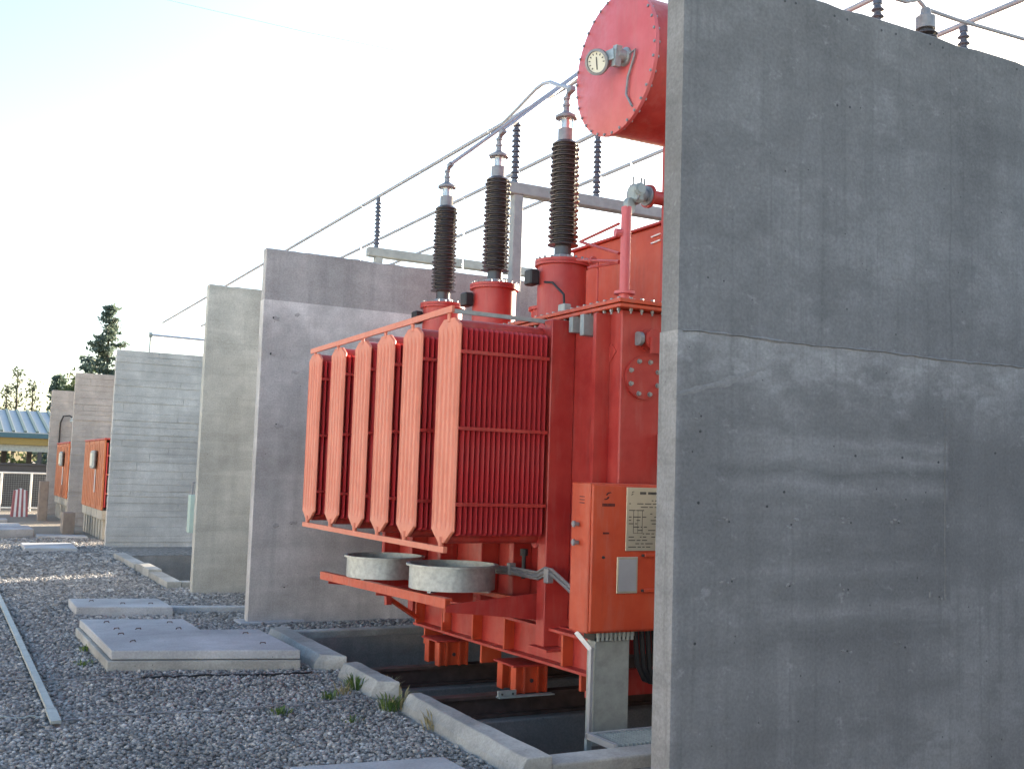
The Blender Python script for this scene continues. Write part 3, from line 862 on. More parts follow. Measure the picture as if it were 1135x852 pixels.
# ---- cooling fans lying under the radiators, on an orange frame
fr = MB(); fr.bar((3.25, 6.97, .760), (3.25, 9.75, .690), .055, .014); fr.bar((3.228, 6.97, .725), (3.228, 9.75, .655), .010, .055)
fr.build('fan_rail', 'orange', T)
fr = MB(); fr.bar((3.80, 7.0, .748), (3.80, 9.75, .688), .05, .03); fr.build('fan_rail', 'orange', T)
for y in (6.99, 8.35, 9.55):
    z = .72 - .025 * (y - 6.95)
    vs = [(3.24, y, z), (4.12, y, z + .08), (4.12, y, z - .14), (3.24, y, z - .05)]
    vs += [(x, yy + .012, zz_) for x, yy, zz_ in vs]
    MB().add(vs, [(0, 1, 2, 3), (7, 6, 5, 4), (0, 4, 5, 1), (1, 5, 6, 2), (2, 6, 7, 3), (3, 7, 4, 0)]).build('fan_bracket', 'red', T)
MB().bar(PX(430, 662, x=3.62), PX(462, 684, x=3.98), .05, .03).build('brace', 'orange', T)
MB().bar(PX(430, 655, x=3.62), PX(430, 670, x=3.62), .05, .05, (0, 1, 0)).build('brace_clip', 'red', T)
MB().box(3.235, 3.275, 7.0, 7.02, .60, .752).build('fan_hanger', 'orange', T)


def fan(cx, cy, z, r=.325):
    h = .165
    f_ = MB().lathe([(r, 0), (r, h), (r + .025, h + .002), (r + .025, h + .016), (r - .004, h + .017), (r - .006, .004)], (cx, cy, z), 48).build('fan_housing', 'galv', T, smooth=True)
    MB().lathe([(.09, .03), (.09, .12), (.06, .14)], (cx, cy, z), 20).build('hub', 'dark', f_, smooth=True)
    for i in range(6):
        a = i * math.pi / 3
        ca, sa = math.cos(a), math.sin(a)
        p = [(.08, -.05, .06), (r - .03, -.07, .04), (r - .03, .07, .10), (.08, .05, .11)]
        vs = [(cx + u * ca - v_ * sa, cy + u * sa + v_ * ca, z + w) for u, v_, w in p]
        vs += [(x, y, w + .006) for x, y, w in vs]
        MB().add(vs, [(0, 1, 2, 3), (7, 6, 5, 4), (0, 4, 5, 1), (1, 5, 6, 2), (2, 6, 7, 3), (3, 7, 4, 0)]).build('blade', 'galvd', f_)
    b = MB()
    for k_ in range(4):
        a = k_ * math.pi / 2 + .6
        b.bar((cx, cy, z - .008), (cx + math.cos(a) * r, cy + math.sin(a) * r, z - .008), .03, .012)
    b.build('guard_spoke', 'galvd', f_)


fan(3.50, 7.46, .785)
fan(3.50, 8.85, .735)

# ---- bushings
def bushing(y, zt, label, x=4.55, s=1.0):
    r = MB().lathe([(.205, 2.886), (.235, 2.887), (.235, 2.91), (.205, 2.912), (.205, zt - .05), (.232, zt - .048), (.232, zt - .028), (.226, zt - .026), (.232, zt - .024), (.232, zt), (.1, zt + .001)], (x, y, 0), 36).build('bushing', 'red', T, smooth=True)
    r['label'] = label
    mb = MB()
    for k_ in range(20):
        a = k_ * math.pi / 10
        mb.lathe([(.011, 0), (.011, .03)], (x + .22 * math.cos(a), y + .22 * math.sin(a), zt - .012), 6)
        mb.lathe([(.011, 0), (.011, .02)], (x + .222 * math.cos(a), y + .222 * math.sin(a), 2.905), 6)
    mb.build('flange_bolts', 'greymetal', r)['kind'] = 'stuff'
    z = zt
    MB().lathe([(.125, z + .001), (.125, z + .02), (.10, z + .022), (.092, z + .05)], (x, y, 0), 20).build('collar', 'greymetal', r, smooth=True)
    prof = [(.072, z + .05), (.072, z + .13)]
    n = 24; h0 = z + .135; H = .905; p = H / n
    for k_ in range(n):
        rr = (.133 if k_ % 2 == 0 else .124) - .010 * k_ / n
        zz_ = h0 + k_ * p
        prof += [(.088, zz_), (rr - .002, zz_ + .002), (rr, zz_ + .008), (rr - .010, zz_ + .015), (.096, zz_ + .024), (.088, zz_ + .031)]
    prof.append((.07, h0 + H))
    MB().lathe(prof, (x, y, 0), 28).build('insulator', 'porc', r, smooth=True)
    z = h0 + H
    MB().lathe([(.068, z), (.068, z + .10), (.03, z + .101)], (x, y, 0), 20).build('upper_neck', 'greymetal', r, smooth=True)
    MB().lathe([(.066, z + .1015), (.068, z + .13), (.066, z + .185)], (x, y, 0), 24).build('sight_glass', 'glass', r, smooth=True)
    MB().lathe([(.030, z + .105), (.030, z + .184)], (x, y, 0), 14).build('stem', 'alu', r, smooth=True)
    MB().lathe([(.072, z + .186), (.094, z + .195), (.094, z + .215), (.06, z + .235), (.03, z + .255), (.026, z + .30), (.034, z + .302), (.034, z + .322), (.024, z + .324), (.024, z + .36), (.032, z + .362), (.032, z + .38)], (x, y, 0), 20).build('cap', 'greymetal', r, smooth=True)
    t_ = MB(); t_.bar((x, y, z + .375), (x - .0, y - .04, z + .42), .032, .032); t_.bar((x, y - .03, z + .42), (x, y - .10, z + .435), .045, .04)
    t_.build('terminal_clamp', 'greymetal', r)
    # current transformer terminal box on the turret
    MB().box(x - .30, x - .215, y + .0, y + .12, zt - .22, zt - .09, .012).build('terminal_box', 'dark', r)
    return Vector((x, y - .09, z + .435))


c3 = bushing(7.74, 3.445, 'tall bushing nearest the conservator')
c2 = bushing(8.99, 3.42, 'tall bushing in the middle of the row')
c1 = bushing(10.17, 3.385, 'tall bushing farthest from the conservator')
MB().box(4.33, 4.40, 7.32, 7.42, 2.886, 3.02, .008).build('junction_box', 'galvd', T)
MB().tube([(4.36, 7.37, 3.02), (4.36, 7.38, 3.1), (4.35, 7.55, 3.22), (4.36, 7.72, 3.25)], .01, 8).build('conduit', 'dark', T, smooth=True)
MB().lathe([(.17, 2.886), (.17, 3.12), (.195, 3.122), (.195, 3.15), (.1, 3.155)], (4.8, 8.36, 0), 24).build('hand_hole', 'red', T, smooth=True)

# ---- conservator
_cc = PX(682, 72, x=4.30)
CY, CZ, CR, CX = _cc.y, _cc.z, .535, 4.30
cons = MB().lathe([(CR - .02, .02), (CR - .02, 2.7)], (CX, CY, CZ), 48, (1, 0, 0)).build('conservator', 'red', T, smooth=True)
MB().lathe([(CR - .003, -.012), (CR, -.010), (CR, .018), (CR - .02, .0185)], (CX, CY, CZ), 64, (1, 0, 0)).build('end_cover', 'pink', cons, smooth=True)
mb = MB()
for k_ in range(32):
    a = k_ * 2 * math.pi / 32
    mb.lathe([(.011, -.022), (.011, .03)], (CX, CY + (CR - .012) * math.cos(a), CZ + (CR - .012) * math.sin(a)), 6, (1, 0, 0))
mb.build('rim_bolts', 'greymetal', cons)['kind'] = 'stuff'
for x in (5.0, 6.3 - .6):
    lg = MB(); lg.bar((x, CY - .25, 2.88), (x, CY - .25, CZ - .36), .08, .08); lg.bar((x, CY + .25, 2.88), (x, CY + .25, CZ - .36), .08, .08); lg.bar((x, CY - .3, CZ - .40), (x, CY + .3, CZ - .40), .06, .06)
    lg.build('support_leg', 'red', cons)
# oil level gauge
gc = PX(663, 69, x=CX - .18); gd = Vector((-.80, -.42, -.32)).normalized()
g0 = gc - gd * .10
gg = MB().lathe([(.045, -.12), (.05, -.03), (.085, -.025), (.095, 0.0), (.095, .03), (.078, .034), (.076, .020), (.01, .0201)], gc, 28, gd).build('oil_gauge', 'greymetal', cons, smooth=True)
MB().lathe([(.0755, .0205), (.0755, .0225)], gc, 28, gd).build('dial', 'cream', gg)
u_ = gd.orthogonal().normalized(); w_ = gd.cross(u_)
ctr = gc + gd * .0245
MB().bar(ctr + (u_ * .03 - w_ * .045), ctr - (u_ * .02 - w_ * .03), .008, .003, gd).build('needle', 'print', gg)
for a in range(9):
    an = .6 + a * .5
    dd = u_ * math.cos(an) + w_ * math.sin(an)
    MB().bar(ctr + dd * .052, ctr + dd * .066, .007, .002, gd).build('dial_tick', 'print', gg)
hb_ = PX(688, 62, x=CX - .06)
MB().lathe([(.05, -.02), (.07, -.018), (.07, .03), (.05, .035), (.045, .10)], hb_ + Vector((.06, 0, 0)), 16, (-1, 0, 0)).bar(hb_ + Vector((-.03, 0, 0)), gc - gd * .05, .09, .08).bar(hb_ + Vector((-.04, -.02, .06)), hb_ + Vector((-.04, .0, -.09)), .05, .05).build('gauge_elbow', 'galv', gg)
cp = [PX(697, 60, x=CX - .05), PX(704, 55, x=CX - .03), PX(703, 62, x=CX - .03), PX(696, 85, x=CX - .03), PX(694, 105, x=CX - .03), PX(700, 117, x=CX - .02), PX(706, 120, x=CX + .02), PX(720, 126, x=CX + .2), PX(745, 140, x=CX + .5)]
MB().tube(cp, .009, 8).build('gauge_conduit', 'greymetal', cons, smooth=True)

# ---- pipework on the cover near the wall
vp = Vector((4.22, 6.30, 0))
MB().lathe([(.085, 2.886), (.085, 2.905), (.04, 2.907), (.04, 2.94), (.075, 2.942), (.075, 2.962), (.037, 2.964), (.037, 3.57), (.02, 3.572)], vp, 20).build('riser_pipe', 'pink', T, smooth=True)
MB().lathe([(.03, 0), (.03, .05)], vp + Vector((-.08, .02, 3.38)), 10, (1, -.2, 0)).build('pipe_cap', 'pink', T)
for a, b_ in (((643, 268), (686, 248)), ((643, 268), (686, 281)), ((640, 288), (686, 290)), ((652, 297), (686, 291))):
    MB().tube([PX(*a, y=7.1), PX(*b_, y=6.34)], .011, 8).build('thin_pipe', 'red', T, smooth=True)
MB().tube([PX(663, 290, y=6.9), PX(662, 335, y=6.9)], .007, 6).build('thin_pipe', 'red', T, smooth=True)
MB().lathe([(.03, -.02), (.03, .02)], PX(657, 289, y=6.85), 12, (0, 1, 0)).build('pipe_valve', 'red', T, smooth=True)
# buchholz relay and the pipe to the right
rc = PX(707, 217, y=6.32)
rl = MB().lathe([(.05, -.07), (.072, -.068), (.072, -.055), (.045, -.053), (.05, -.02), (.062, 0), (.05, .03), (.045, .05), (.072, .052), (.072, .066)], rc + Vector((.02, 0, .01)), 20, (1, .1, .03)).build('gas_relay', 'greymetal', T, smooth=True)
MB().box(rc.x - .06, rc.x + .03, rc.y - .055, rc.y + .055, rc.z - .06, rc.z + .075, .02).lathe([(.045, 0), (.045, .02), (.03, .022), (.03, .03)], rc + Vector((-.03, -.058, .03)), 16, (0, -1, 0)).lathe([(.058, 0), (.058, .035)], rc + Vector((-.09, 0, -.09)), 16, (.5, -1, 0)).build('relay_body', 'galvd', rl)
for dx in (-.05, 0.02, .05): MB().tube([rc + Vector((dx, -.01, .08)), rc + Vector((dx, -.01, .13))], .006, 6).build('relay_stud', 'dark', rl)
MB().lathe([(.085, .0), (.085, .02), (.05, .022), (.05, .9)], rc + Vector((.088, .01, .012)), 20, (1, .1, .03)).build('relay_pipe', 'red', T, smooth=True)
# cable box behind, on the cover
bx_ = MB().box(5.30, 6.0, 6.9, 8.82, 2.886, 3.80, .01).build('cable_box', 'orange', T)
MB().box(5.27, 6.03, 6.88, 8.85, 3.802, 3.825, .004).build('lid', 'red', bx_)
for dz in (0, .035): MB().bar(PX(722, 263 + dz * 200, x=5.29), PX(732, 259 + dz * 200, x=5.29), .012, .014, (1, 0, 0)).build('label_strip', 'white', bx_)
MB().box(4.62, 4.66, 6.35, 6.39, 2.886, 3.16).box(4.62, 5.2, 6.35, 6.39, 3.12, 3.18).build('cover_frame', 'orange', T)
MB().box(4.72, 5.1, 6.36, 6.5, 2.886, 2.98, .01).build('cover_duct', 'dark', T)

# flanges on the -Y end of the tank
fl = PX(712, 419, y=Y0)
bf = MB().lathe([(.150, 0), (.150, .022), (.02, .0225)], (fl.x, Y0 - .001, fl.z), 40, (0, -1, 0)).build('blank_flange', 'red', T, smooth=True)
for k_ in range(8):
    a = k_ * math.pi / 4 + .39
    MB().lathe([(.019, .022), (.019, .026), (.014, .0265), (.014, .042)], (fl.x + .122 * math.cos(a), Y0, fl.z + .122 * math.sin(a)), 6, (0, -1, 0)).build('bolt', 'bolt', bf)
vl = PX(718, 377, y=Y0)
vf = MB().lathe([(.075, 0), (.075, .02), (.05, .022), (.05, .06), (.07, .062), (.07, .085)], (vl.x, Y0, vl.z), 20, (0, -1, 0)).build('sampling_valve', 'red', T, smooth=True)
MB().lathe([(.05, 0), (.05, .03)], (vl.x - .08, Y0 - .03, vl.z), 16, (-1, 0, 0)).box(vl.x - .09, vl.x, Y0 - .06, Y0 - .01, vl.z - .02, vl.z + .02, .005).build('valve_bonnet', 'greymetal', vf)
MB().box(vl.x - .04, vl.x + .16, Y0 - .10, Y0 - .086, vl.z - .10, vl.z + .01).build('valve_plate', 'red', vf)
mk = PX(676, 393, x=XT - .003)
MB().bar(Vector((XT - .004, mk.y - .05, mk.z + .05)), Vector((XT - .004, mk.y + .05, mk.z - .05)), .004, .09, (0, 0, 1)).build('lug_plate', 'red', T)
lp = PX(728, 500, y=Y0)
MB().box(lp.x - .01, lp.x + .5, Y0 - .16, Y0 - .003, lp.z - .10, lp.z + .12, .006).build('bracket_box', 'red', T)

# ---- control cabinet
cb = MB().box(3.765, 4.62, 5.965, 6.19, .645, 1.612, .006).build('control_cabinet', 'orange', T)
MB().box(3.775, 4.61, 5.940, 5.9635, .660, 1.600, .004).build('door', 'orange', cb)
MB().box(4.2, 4.5, 6.19, 6.22, .75, 1.5).build('mounting_bracket', 'red', cb)
for z in (1.34, 1.22):
    MB().box(3.72, 3.764, 6.08, 6.12, z - .012, z + .012, .004).lathe([(.012, -.02), (.012, .02)], (3.73, 6.10, z), 8).build('hinge', 'greymetal', cb)
np_ = MB().box(4.03, 4.52, 5.932, 5.9392, 1.175, 1.59, .001).build('rating_plate', 'plate', cb)
MB().box(3.965, 4.128, 5.930, 5.9385, .90, 1.135, .002).build('notice_frame', 'plate', cb)
MB().box(3.977, 4.116, 5.928, 5.9295, .914, 1.121).build('notice_pane', 'alu', cb)
for x, z in ((3.86, 1.134), (4.17, 1.144), (4.17, .915)):
    MB().lathe([(.009, 0), (.009, .012)], (x, 5.94, z), 10, (0, -1, 0)).build('door_lock', 'print', cb)
    if x > 4: MB().box(x + .012, x + .20, 5.926, 5.939, z - .012, z + .012, .003).build('door_rib', 'orange', cb)


def logo(mat, x, z, w, y, parent):
    """two interlocking swept arrows of the maker's emblem"""
    for s_ in (1, -1):
        pts2 = [(-.5, -.05), (-.42, .22), (-.1, .40), (.32, .46), (.5, .30), (.22, .28), (-.05, .20), (-.2, .02)]
        vs = [(x + s_ * (px_ * w * .5 + .10 * w), y, z + s_ * (pz * w * .55 + .06 * w)) for px_, pz in pts2]
        vs2 = [(a, b_ - .0012, c_) for a, b_, c_ in vs]
        n = len(vs)
        MB().add(vs + vs2, [tuple(range(n)), tuple(reversed(range(n, 2 * n)))] + [(i, (i + 1) % n, n + (i + 1) % n, n + i) for i in range(n)]).build('emblem', mat, parent)


logo('ink', 3.885, 1.53, .085, 5.9398, cb)
logo('print', 4.075, 1.552, .04, 5.9318, np_)


for xa, xb_, za, zb_, mt, pr, yy in ((3.845, 3.945, 1.462, 1.482, 'ink', cb, 5.9388), (3.855, 3.905, 1.283, 1.295, 'ink', cb, 5.9388), (4.135, 4.19, 1.545, 1.562, 'print', np_, 5.9312), (4.20, 4.40, 1.545, 1.562, 'print', np_, 5.9312)):
    x = xa
    while x < xb_ - .006:                         # a row of small upright strokes, as far as the photo resolves the words
        w = min(.010, xb_ - x); MB().box(x, x + w * .75, yy - .0008, yy + .0008, za, zb_).build('printed_letter', mt, pr); x += w
# engraved table rules and rows
rr_ = random.Random(5)
for z in np.linspace(1.505, 1.20, 15):
    x = 4.05
    while x < 4.48:
        w = .012 + rr_.random() * .05
        if rr_.random() < .72: MB().box(x, x + w, 5.9308, 5.9318, z - .0028, z + .0028).build('engraved_row', 'print', np_)
        x += w + .012
for a, b_, c_, d_ in ((4.085, 4.088, 1.29, 1.44), (4.155, 4.158, 1.29, 1.44), (4.12, 4.122, 1.29, 1.44)):
    MB().box(a, b_, 5.9306, 5.9318, c_, d_).build('engraved_rule', 'print', np_)
for z in (1.44, 1.29): MB().box(4.085, 4.158, 5.9305, 5.9318, z - .0012, z + .0012).build('engraved_rule', 'print', np_)
for zr in (1.52, 1.50, 1.48): MB().box(3.7635, 3.7648, 6.03, 6.09, zr - .003, zr + .003).build('print_line', 'ink', cb)
# cable glands and cables below the cabinet
gl = MB().box(3.86, 4.16, 6.02, 6.15, .59, .644, .004).build('gland_plate', 'dark', cb)
for i in range(9): MB().lathe([(.013, 0), (.016, .01), (.016, .03), (.012, .032), (.012, .055)], (3.885 + i * .033, 6.01, .643), 10, (0, 0, -1)).build('cable_gland', 'galvd', cb)
for i in range(5):
    x = 4.20 + i * .05
    MB().tube([(x, 6.05, .65), (x + .01, 6.05, .55), (x + .03, 6.06, .42 - .02 * i), (x + .10, 6.08, .31 - .02 * i), (x + .22, 6.1, .27), (x + .4, 6.12, .30)], .018, 8).build('flexible_conduit', 'dark', cb, smooth=True)
# grey conduits from the fans along the rib to the cabinet
for i in range(4):
    o_ = Vector((0, 0, -.016 * i)) + Vector((.012 * (i % 2), 0, 0))
    q = [(545, 627, 3.92), (570, 629, 3.92), (595, 634, 3.92), (604, 629, 3.915), (612, 631, 3.915), (622, 640, 3.88), (634, 651, 3.80), (642, 655, 3.79)]
    MB().tube([PX(a, b_, x=c_) + o_ for a, b_, c_ in q], .0095, 8).build('grey_conduit', 'greymetal', T, smooth=True)
p = PX(606, 634, x=3.905); MB().box(p.x - .01, p.x + .04, p.y - .03, p.y + .03, p.z - .075, p.z + .03, .004).build('conduit_clip', 'greymetal', T)
p = PX(564, 628, x=3.905); MB().box(p.x - .01, p.x + .05, p.y - .02, p.y + .02, p.z - .06, p.z + .03, .004).build('conduit_clip', 'greymetal', T)
p = PX(581, 608, x=3.95); MB().tube([p, p + Vector((-.0, 0, -.22))], .016, 8).lathe([(.03, 0), (.03, .05)], p + Vector((0, 0, -.05)), 10).build('drain_valve', 'dark', T, smooth=True)

# cabinet support stand (stands on the pit grating)
cs = thing('cabinet_stand', (4.0, 6.05, -.1), 'galvanised sheet stand carrying the orange control cabinet', 'stand')
MB().box(3.875, 4.145, 6.03, 6.13, -.085, .585, .004).build('sheet_post', 'galvd', cs)
st2 = MB(); st2.bar((3.845, 6.03, -.17), (3.845, 6.03, .545), .02, .03); st2.bar((3.845, 6.03, .53), (3.77, 6.10, .64), .02, .03)
st2.build('angle_leg', 'alu', cs)
ga = PX(652, 815, z=.075); GX, GY0, GY1, GZ = ga.x, 5.40, ga.y, .075
gt = thing('walkway_grating', (4.2, 5.6, 0), 'galvanised bar grating step at the foot of the stand', 'grating')
g_ = MB(); g_.bar((GX, GY0, GZ), (GX, GY1, GZ), .03, .035); g_.bar((GX - .015, GY1, GZ), (5.2, GY1, GZ), .02, .035); g_.bar((5.2, GY0, GZ), (5.2, GY1, GZ), .03, .035)
g_.build('frame', 'alu', gt)
for i in range(int((5.16 - GX) / .03)):
    x = GX + .035 + i * .03
    MB().bar((x, GY0 + .01, GZ), (x, GY1 - .015, GZ), .006, .024).build('bar', 'galvd', gt)
for x, y in ((GX + .0, GY1), (5.17, GY1)):
    MB().box(x - .015, x + .015, y - .009, y + .02, -.76, GZ - .018).build('leg', 'galvd', gt)

# ------------------------------------------------------------------ overhead bus: portals, post insulators, tubes
def post_insulator(mb_root, x, y, z0, h, r=.055, n=11):
    prof = [(.045, 0), (.045, .04), (.03, .042)]
    p = (h - .1) / n
    for k_ in range(n):
        z = .05 + k_ * p
        prof += [(.03, z), (r, z + .012), (r, z + .018), (.034, z + p * .62), (.03, z + p * .9)]
    prof += [(.032, h - .05), (.04, h - .048), (.04, h)]
    return MB().lathe(prof, (x, y, z0), 16).build('post_insulator', 'porc2', mb_root, smooth=True)


BUSX = (5.87, 7.02, 8.12)
ZB, ZT = 5.10, 5.93


def portal(y, label, x_end=9.4):
    root = thing('bus_portal', (7.2, y, 0), label, 'gantry', 'pale bus support portals')
    MB().box(5.72, x_end, y - .075, y + .075, ZB - .14, ZB, .01).build('beam', 'beamc', root)
    for x in (5.90, x_end - .3):
        MB().box(x - .06, x + .06, y - .06, y + .06, 0, ZB - .1405, .008).build('column', 'beamc', root)
    for x in BUSX: post_insulator(root, x, y, ZB + .001, ZT - ZB - .03)
    return root


portal(6.62, 'bus support portal hidden behind the nearest wall, insulator tops showing')
portal(11.15, 'bus support portal right behind the red transformer bushings')
portal(15.72, 'bus support portal above the mauve wall, partly hidden by the first bushing')
ORDER = ('nearest the wall ends', 'in the middle', 'farthest from the wall ends')
for i, x in enumerate(BUSX):
    root = MB().tube([(x, 5.0, ZT), (x, 34.0, ZT)], .026, 10).build('bus_tube', 'busalu', None, smooth=True, org=(x, 11, ZT))
    tag(root, 'overhead aluminium bus tube %s of the three' % ORDER[i], 'bus tube', 'overhead bus tubes')
# leads from bushing caps
def lead(name, pts, r, label):
    o = MB().tube(pts, r * 1.15, 8).build(name, 'busalu', None, smooth=True, org=pts[0]); tag(o, label, 'conductor', 'leads from bushings to the bus')


e1 = PX(640, 82, x=BUSX[0]); lead('bushing_lead', [c1, c1.lerp(e1, .2), c1.lerp(e1, .6), e1], .017, 'straight lead rising from the farthest bushing cap')
e2 = PX(655, 73, x=BUSX[0]); lead('bushing_lead', [c2, c2.lerp(e2, .25), c2.lerp(e2, .6), e2], .017, 'straight lead rising from the middle bushing cap')
lead('bushing_lead', [PX(556, 138, x=BUSX[0] - .03), PX(575, 119, x=5.5), PX(594, 99, x=5.1), PX(602, 93, x=5.0), PX(610, 91, x=4.9), PX(620, 95, x=4.7), c3], .015, 'bent lead arching over to the nearest bushing cap')
for i, (px, y0_, py0, py1, xb) in enumerate(((402, 16.3, 232, 288, BUSX[0]), (515, 14.2, 222, 300, BUSX[1]), (543, 11.8, 143, 290, BUSX[0]), (700, 10.3, 150, 260, BUSX[1]))):
    a = PX(px, py0, x=xb); b_ = PX(px - 1, py1, x=xb); b_.y = a.y; b_.x = a.x
    a.z = ZT
    o = MB().tube([a, b_], .006, 6).lathe([(.03, -.02), (.03, .02)], a, 8, (0, 1, 0)).build('earthing_rod', 'alu', None, org=b_)
    tag(o, ('thin rod hanging from the bus left of all bushings', 'thin rod hanging from the bus between the first two bushings', 'thin rod hanging just left of the middle bushing', 'thin rod hanging right of the nearest bushing')[i], 'rod', 'thin rods hanging from the bus')
# low voltage bushing cap that shows over the wall
lb = PX(1026, 16, y=6.45)
lv = thing('bushing_post', (lb.x, 6.45, 0), 'brown low bushing with grey cap peeking over the wall top', 'bushing')
prof = [(.06, 2.8)]; z = 4.9
prof += [(.06, 4.85)]
for k_ in range(18):
    z = 4.9 + k_ * (lb.z - .16 - 4.9) / 18; prof += [(.06, z), (.10, z + .012), (.10, z + .02), (.062, z + .04)]
prof += [(.06, lb.z - .14)]
MB().lathe(prof, (lb.x, 6.45, 0), 20).build('insulator', 'porc', lv, smooth=True)
MB().lathe([(.085, lb.z - .139), (.085, lb.z - .03), (.05, lb.z - .01), (.04, lb.z + .05)], (lb.x, 6.45, 0), 16).build('cap', 'greymetal', lv, smooth=True)
MB().box(lb.x - .12, lb.x + .12, 6.33, 6.57, 0, 2.8, .01).build('pedestal', 'beamc', lv)
d0 = Vector((lb.x, 6.45, lb.z + .05))
lead('bushing_lead', [PX(955, -12, y=6.45), PX(1004, 2, y=6.45), PX(1018, 0, y=6.45), d0, PX(1060, 22, y=6.45), PX(1150, 48, y=6.45)], .016, 'lead crossing the sky over the top right of the wall')

# ------------------------------------------------------------------ farther transformers
def far_transformer(y0, y1, label, z0=.62, z1=2.10, dx=0.0):
    root = thing('small_transformer', (4.0, (y0 + y1) / 2, 0), label, 'transformer', 'orange transformers in the farther bays')
    MB().box(3.95, 5.4, y0 + .3, y1 - .3, z0, z1 + .25, .01).build('tank', 'orange', root)
    n = 4; p = (y1 - y0) / n
    for i in range(n):
        ya = y0 + i * p
        fp = MB()
        for q in range(9): fp.box(3.185 + q * .085, 3.21 + q * .085, ya + .02, ya + p - .11, z0 + .06, z1 - .06)
        fp.tube([(3.15, ya + p * .45, z1 - .09), (3.96, ya + p * .45, z1 - .09)], .05, 8).tube([(3.15, ya + p * .45, z0 + .09), (3.96, ya + p * .45, z0 + .09)], .05, 8)
        rt = fp.build('radiator', 'red_fin', root); rt['kind'] = 'stuff'
        ft = MB(); ft.box(3.13, 3.168, ya + .01, ya + p - .10, z0, z1, .012)
        for f_ in (.33, .66): ft.box(3.122, 3.129, ya + p * f_ - .05, ya + p * f_ + .05, z0 + .08, z1 - .08, .002)
        ft.build('front_panel', 'oldorange', rt)
        for z in (z0 + .35, z0 + .75, z0 + 1.15): MB().box(3.2, 3.94, ya + .006, ya + .0185, z - .012, z + .012).build('tie_bar', 'lit_red', rt)
    MB().box(3.12, 3.96, y0, y1 - .02, z1 + .002, z1 + .04, .008).build('top_rail', 'red', root)
    yc = y0 + 1.25 * p
    g = MB().box(3.02, 3.10, yc - .16, yc + .30, z1 - .62, z1 - .22, .03).build('gauge_box', 'galvd', root)
    MB().box(3.012, 3.019, yc - .1, yc + .24, z1 - .56, z1 - .28, .003).build('gauge_face', 'cream', g)
    MB().tube([(3.10, yc + .05, z1 - .42), (3.13, yc + .05, z1 - .42)], .03, 8).build('gauge_stem', 'galvd', root)
    MB().box(3.105, 3.119, yc - .01, yc + .05, z0 + .35, z0 + .85).build('level_strip', 'white', root)
    for i in range(n):
        ya = y0 + i * p
        MB().box(3.16, 4.9, ya + .03, ya + p - .05, z0 - .20, z0 - .002, .012).build('plinth_block', 'postc', root)
        for f_ in (.15, .65): MB().box(3.20, 3.32, ya + p * f_, ya + p * f_ + .18, -.02, z0 - .202, .006).build('pier', 'postc', root)
    MB().box(3.9, 4.7, y0 + .2, y1 - .2, -.02, z0 - .21).build('plinth_core', 'steel', root)


far_transformer(24.1, 27.6, 'orange radiator bank on concrete piers between board marked walls, nearer of two')
far_transformer(31.0, 34.3, 'orange radiator bank on piers below the wall lamp, farther of two')

# lamp on the farthest wall
lm = thing('wall_lamp', (3.41, 35.4, 2.6), 'small curved lamp on the farthest wall above the orange radiators', 'lamp')
la = PX(72, 465, y=35.42); hd_ = PX(76, 466, y=35.2)
MB().tube([(la.x - .12, 35.49, la.z - 1.0), (la.x - .12, 35.46, la.z - .1), (la.x - .05, 35.36, la.z + .1), (la.x + .1, 35.2, la.z + .12), (la.x + .2, 35.1, la.z + .05)], .022, 8).build('arm', 'dark', lm, smooth=True)
MB().lathe([(.02, .12), (.10, .08), (.16, -.02), (.16, -.05), (.12, -.05)], (la.x + .26, 35.08, la.z - .02), 16).build('shade', 'galvd', lm, smooth=True)

# rail on top of the board marked wall, pale green box in the bay
rl_ = thing('wall_top_rail', (4.2, 22.3, 3.84), 'thin pipe rail standing on top of the pale board marked wall', 'rail')
q0 = PX(167, 371, y=22.28); q1 = PX(250, 379, y=22.28)
MB().tube([q0, q1], .022, 8).build('pipe', 'alu', rl_, smooth=True)
MB().tube([(q0.x, 22.28, 3.80), (q0.x, 22.28, q0.z + .02)], .018, 8).lathe([(.05, -.03), (.05, .03)], (q0.x, 22.28, q0.z), 8, (1, 0, 0)).build('stanchion', 'galvd', rl_)
MB().tube([(7.5, 22.28, 3.80), (7.5, 22.28, q1.z + .02)], .018, 8).tube([q1, (7.5, 22.28, q1.z)], .022, 8).build('stanchion', 'galvd', rl_)
pb = thing('junction_cabinet', (4.25, 20.6, 0), 'narrow pale green cabinet on a post beside the greenish wall', 'cabinet')
b0 = PX(210, 548, y=20.6); b1 = PX(216, 590, y=20.6)
MB().box(b0.x, b0.x + .3, 20.5, 20.7, b1.z, b0.z, .01).build('box', 'palegreen', pb)
MB().box(b0.x + .12, b0.x + .18, 20.57, 20.63, -.62, b1.z).build('post', 'galvd', pb)
MB().tube([(b0.x + .05, 20.6, b0.z), (b0.x + .05, 20.6, b0.z + .22), (b0.x + .22, 20.6, b0.z + .25), (b0.x + .22, 20.6, b0.z)], .018, 8).build('conduit', 'greymetal', pb, smooth=True)

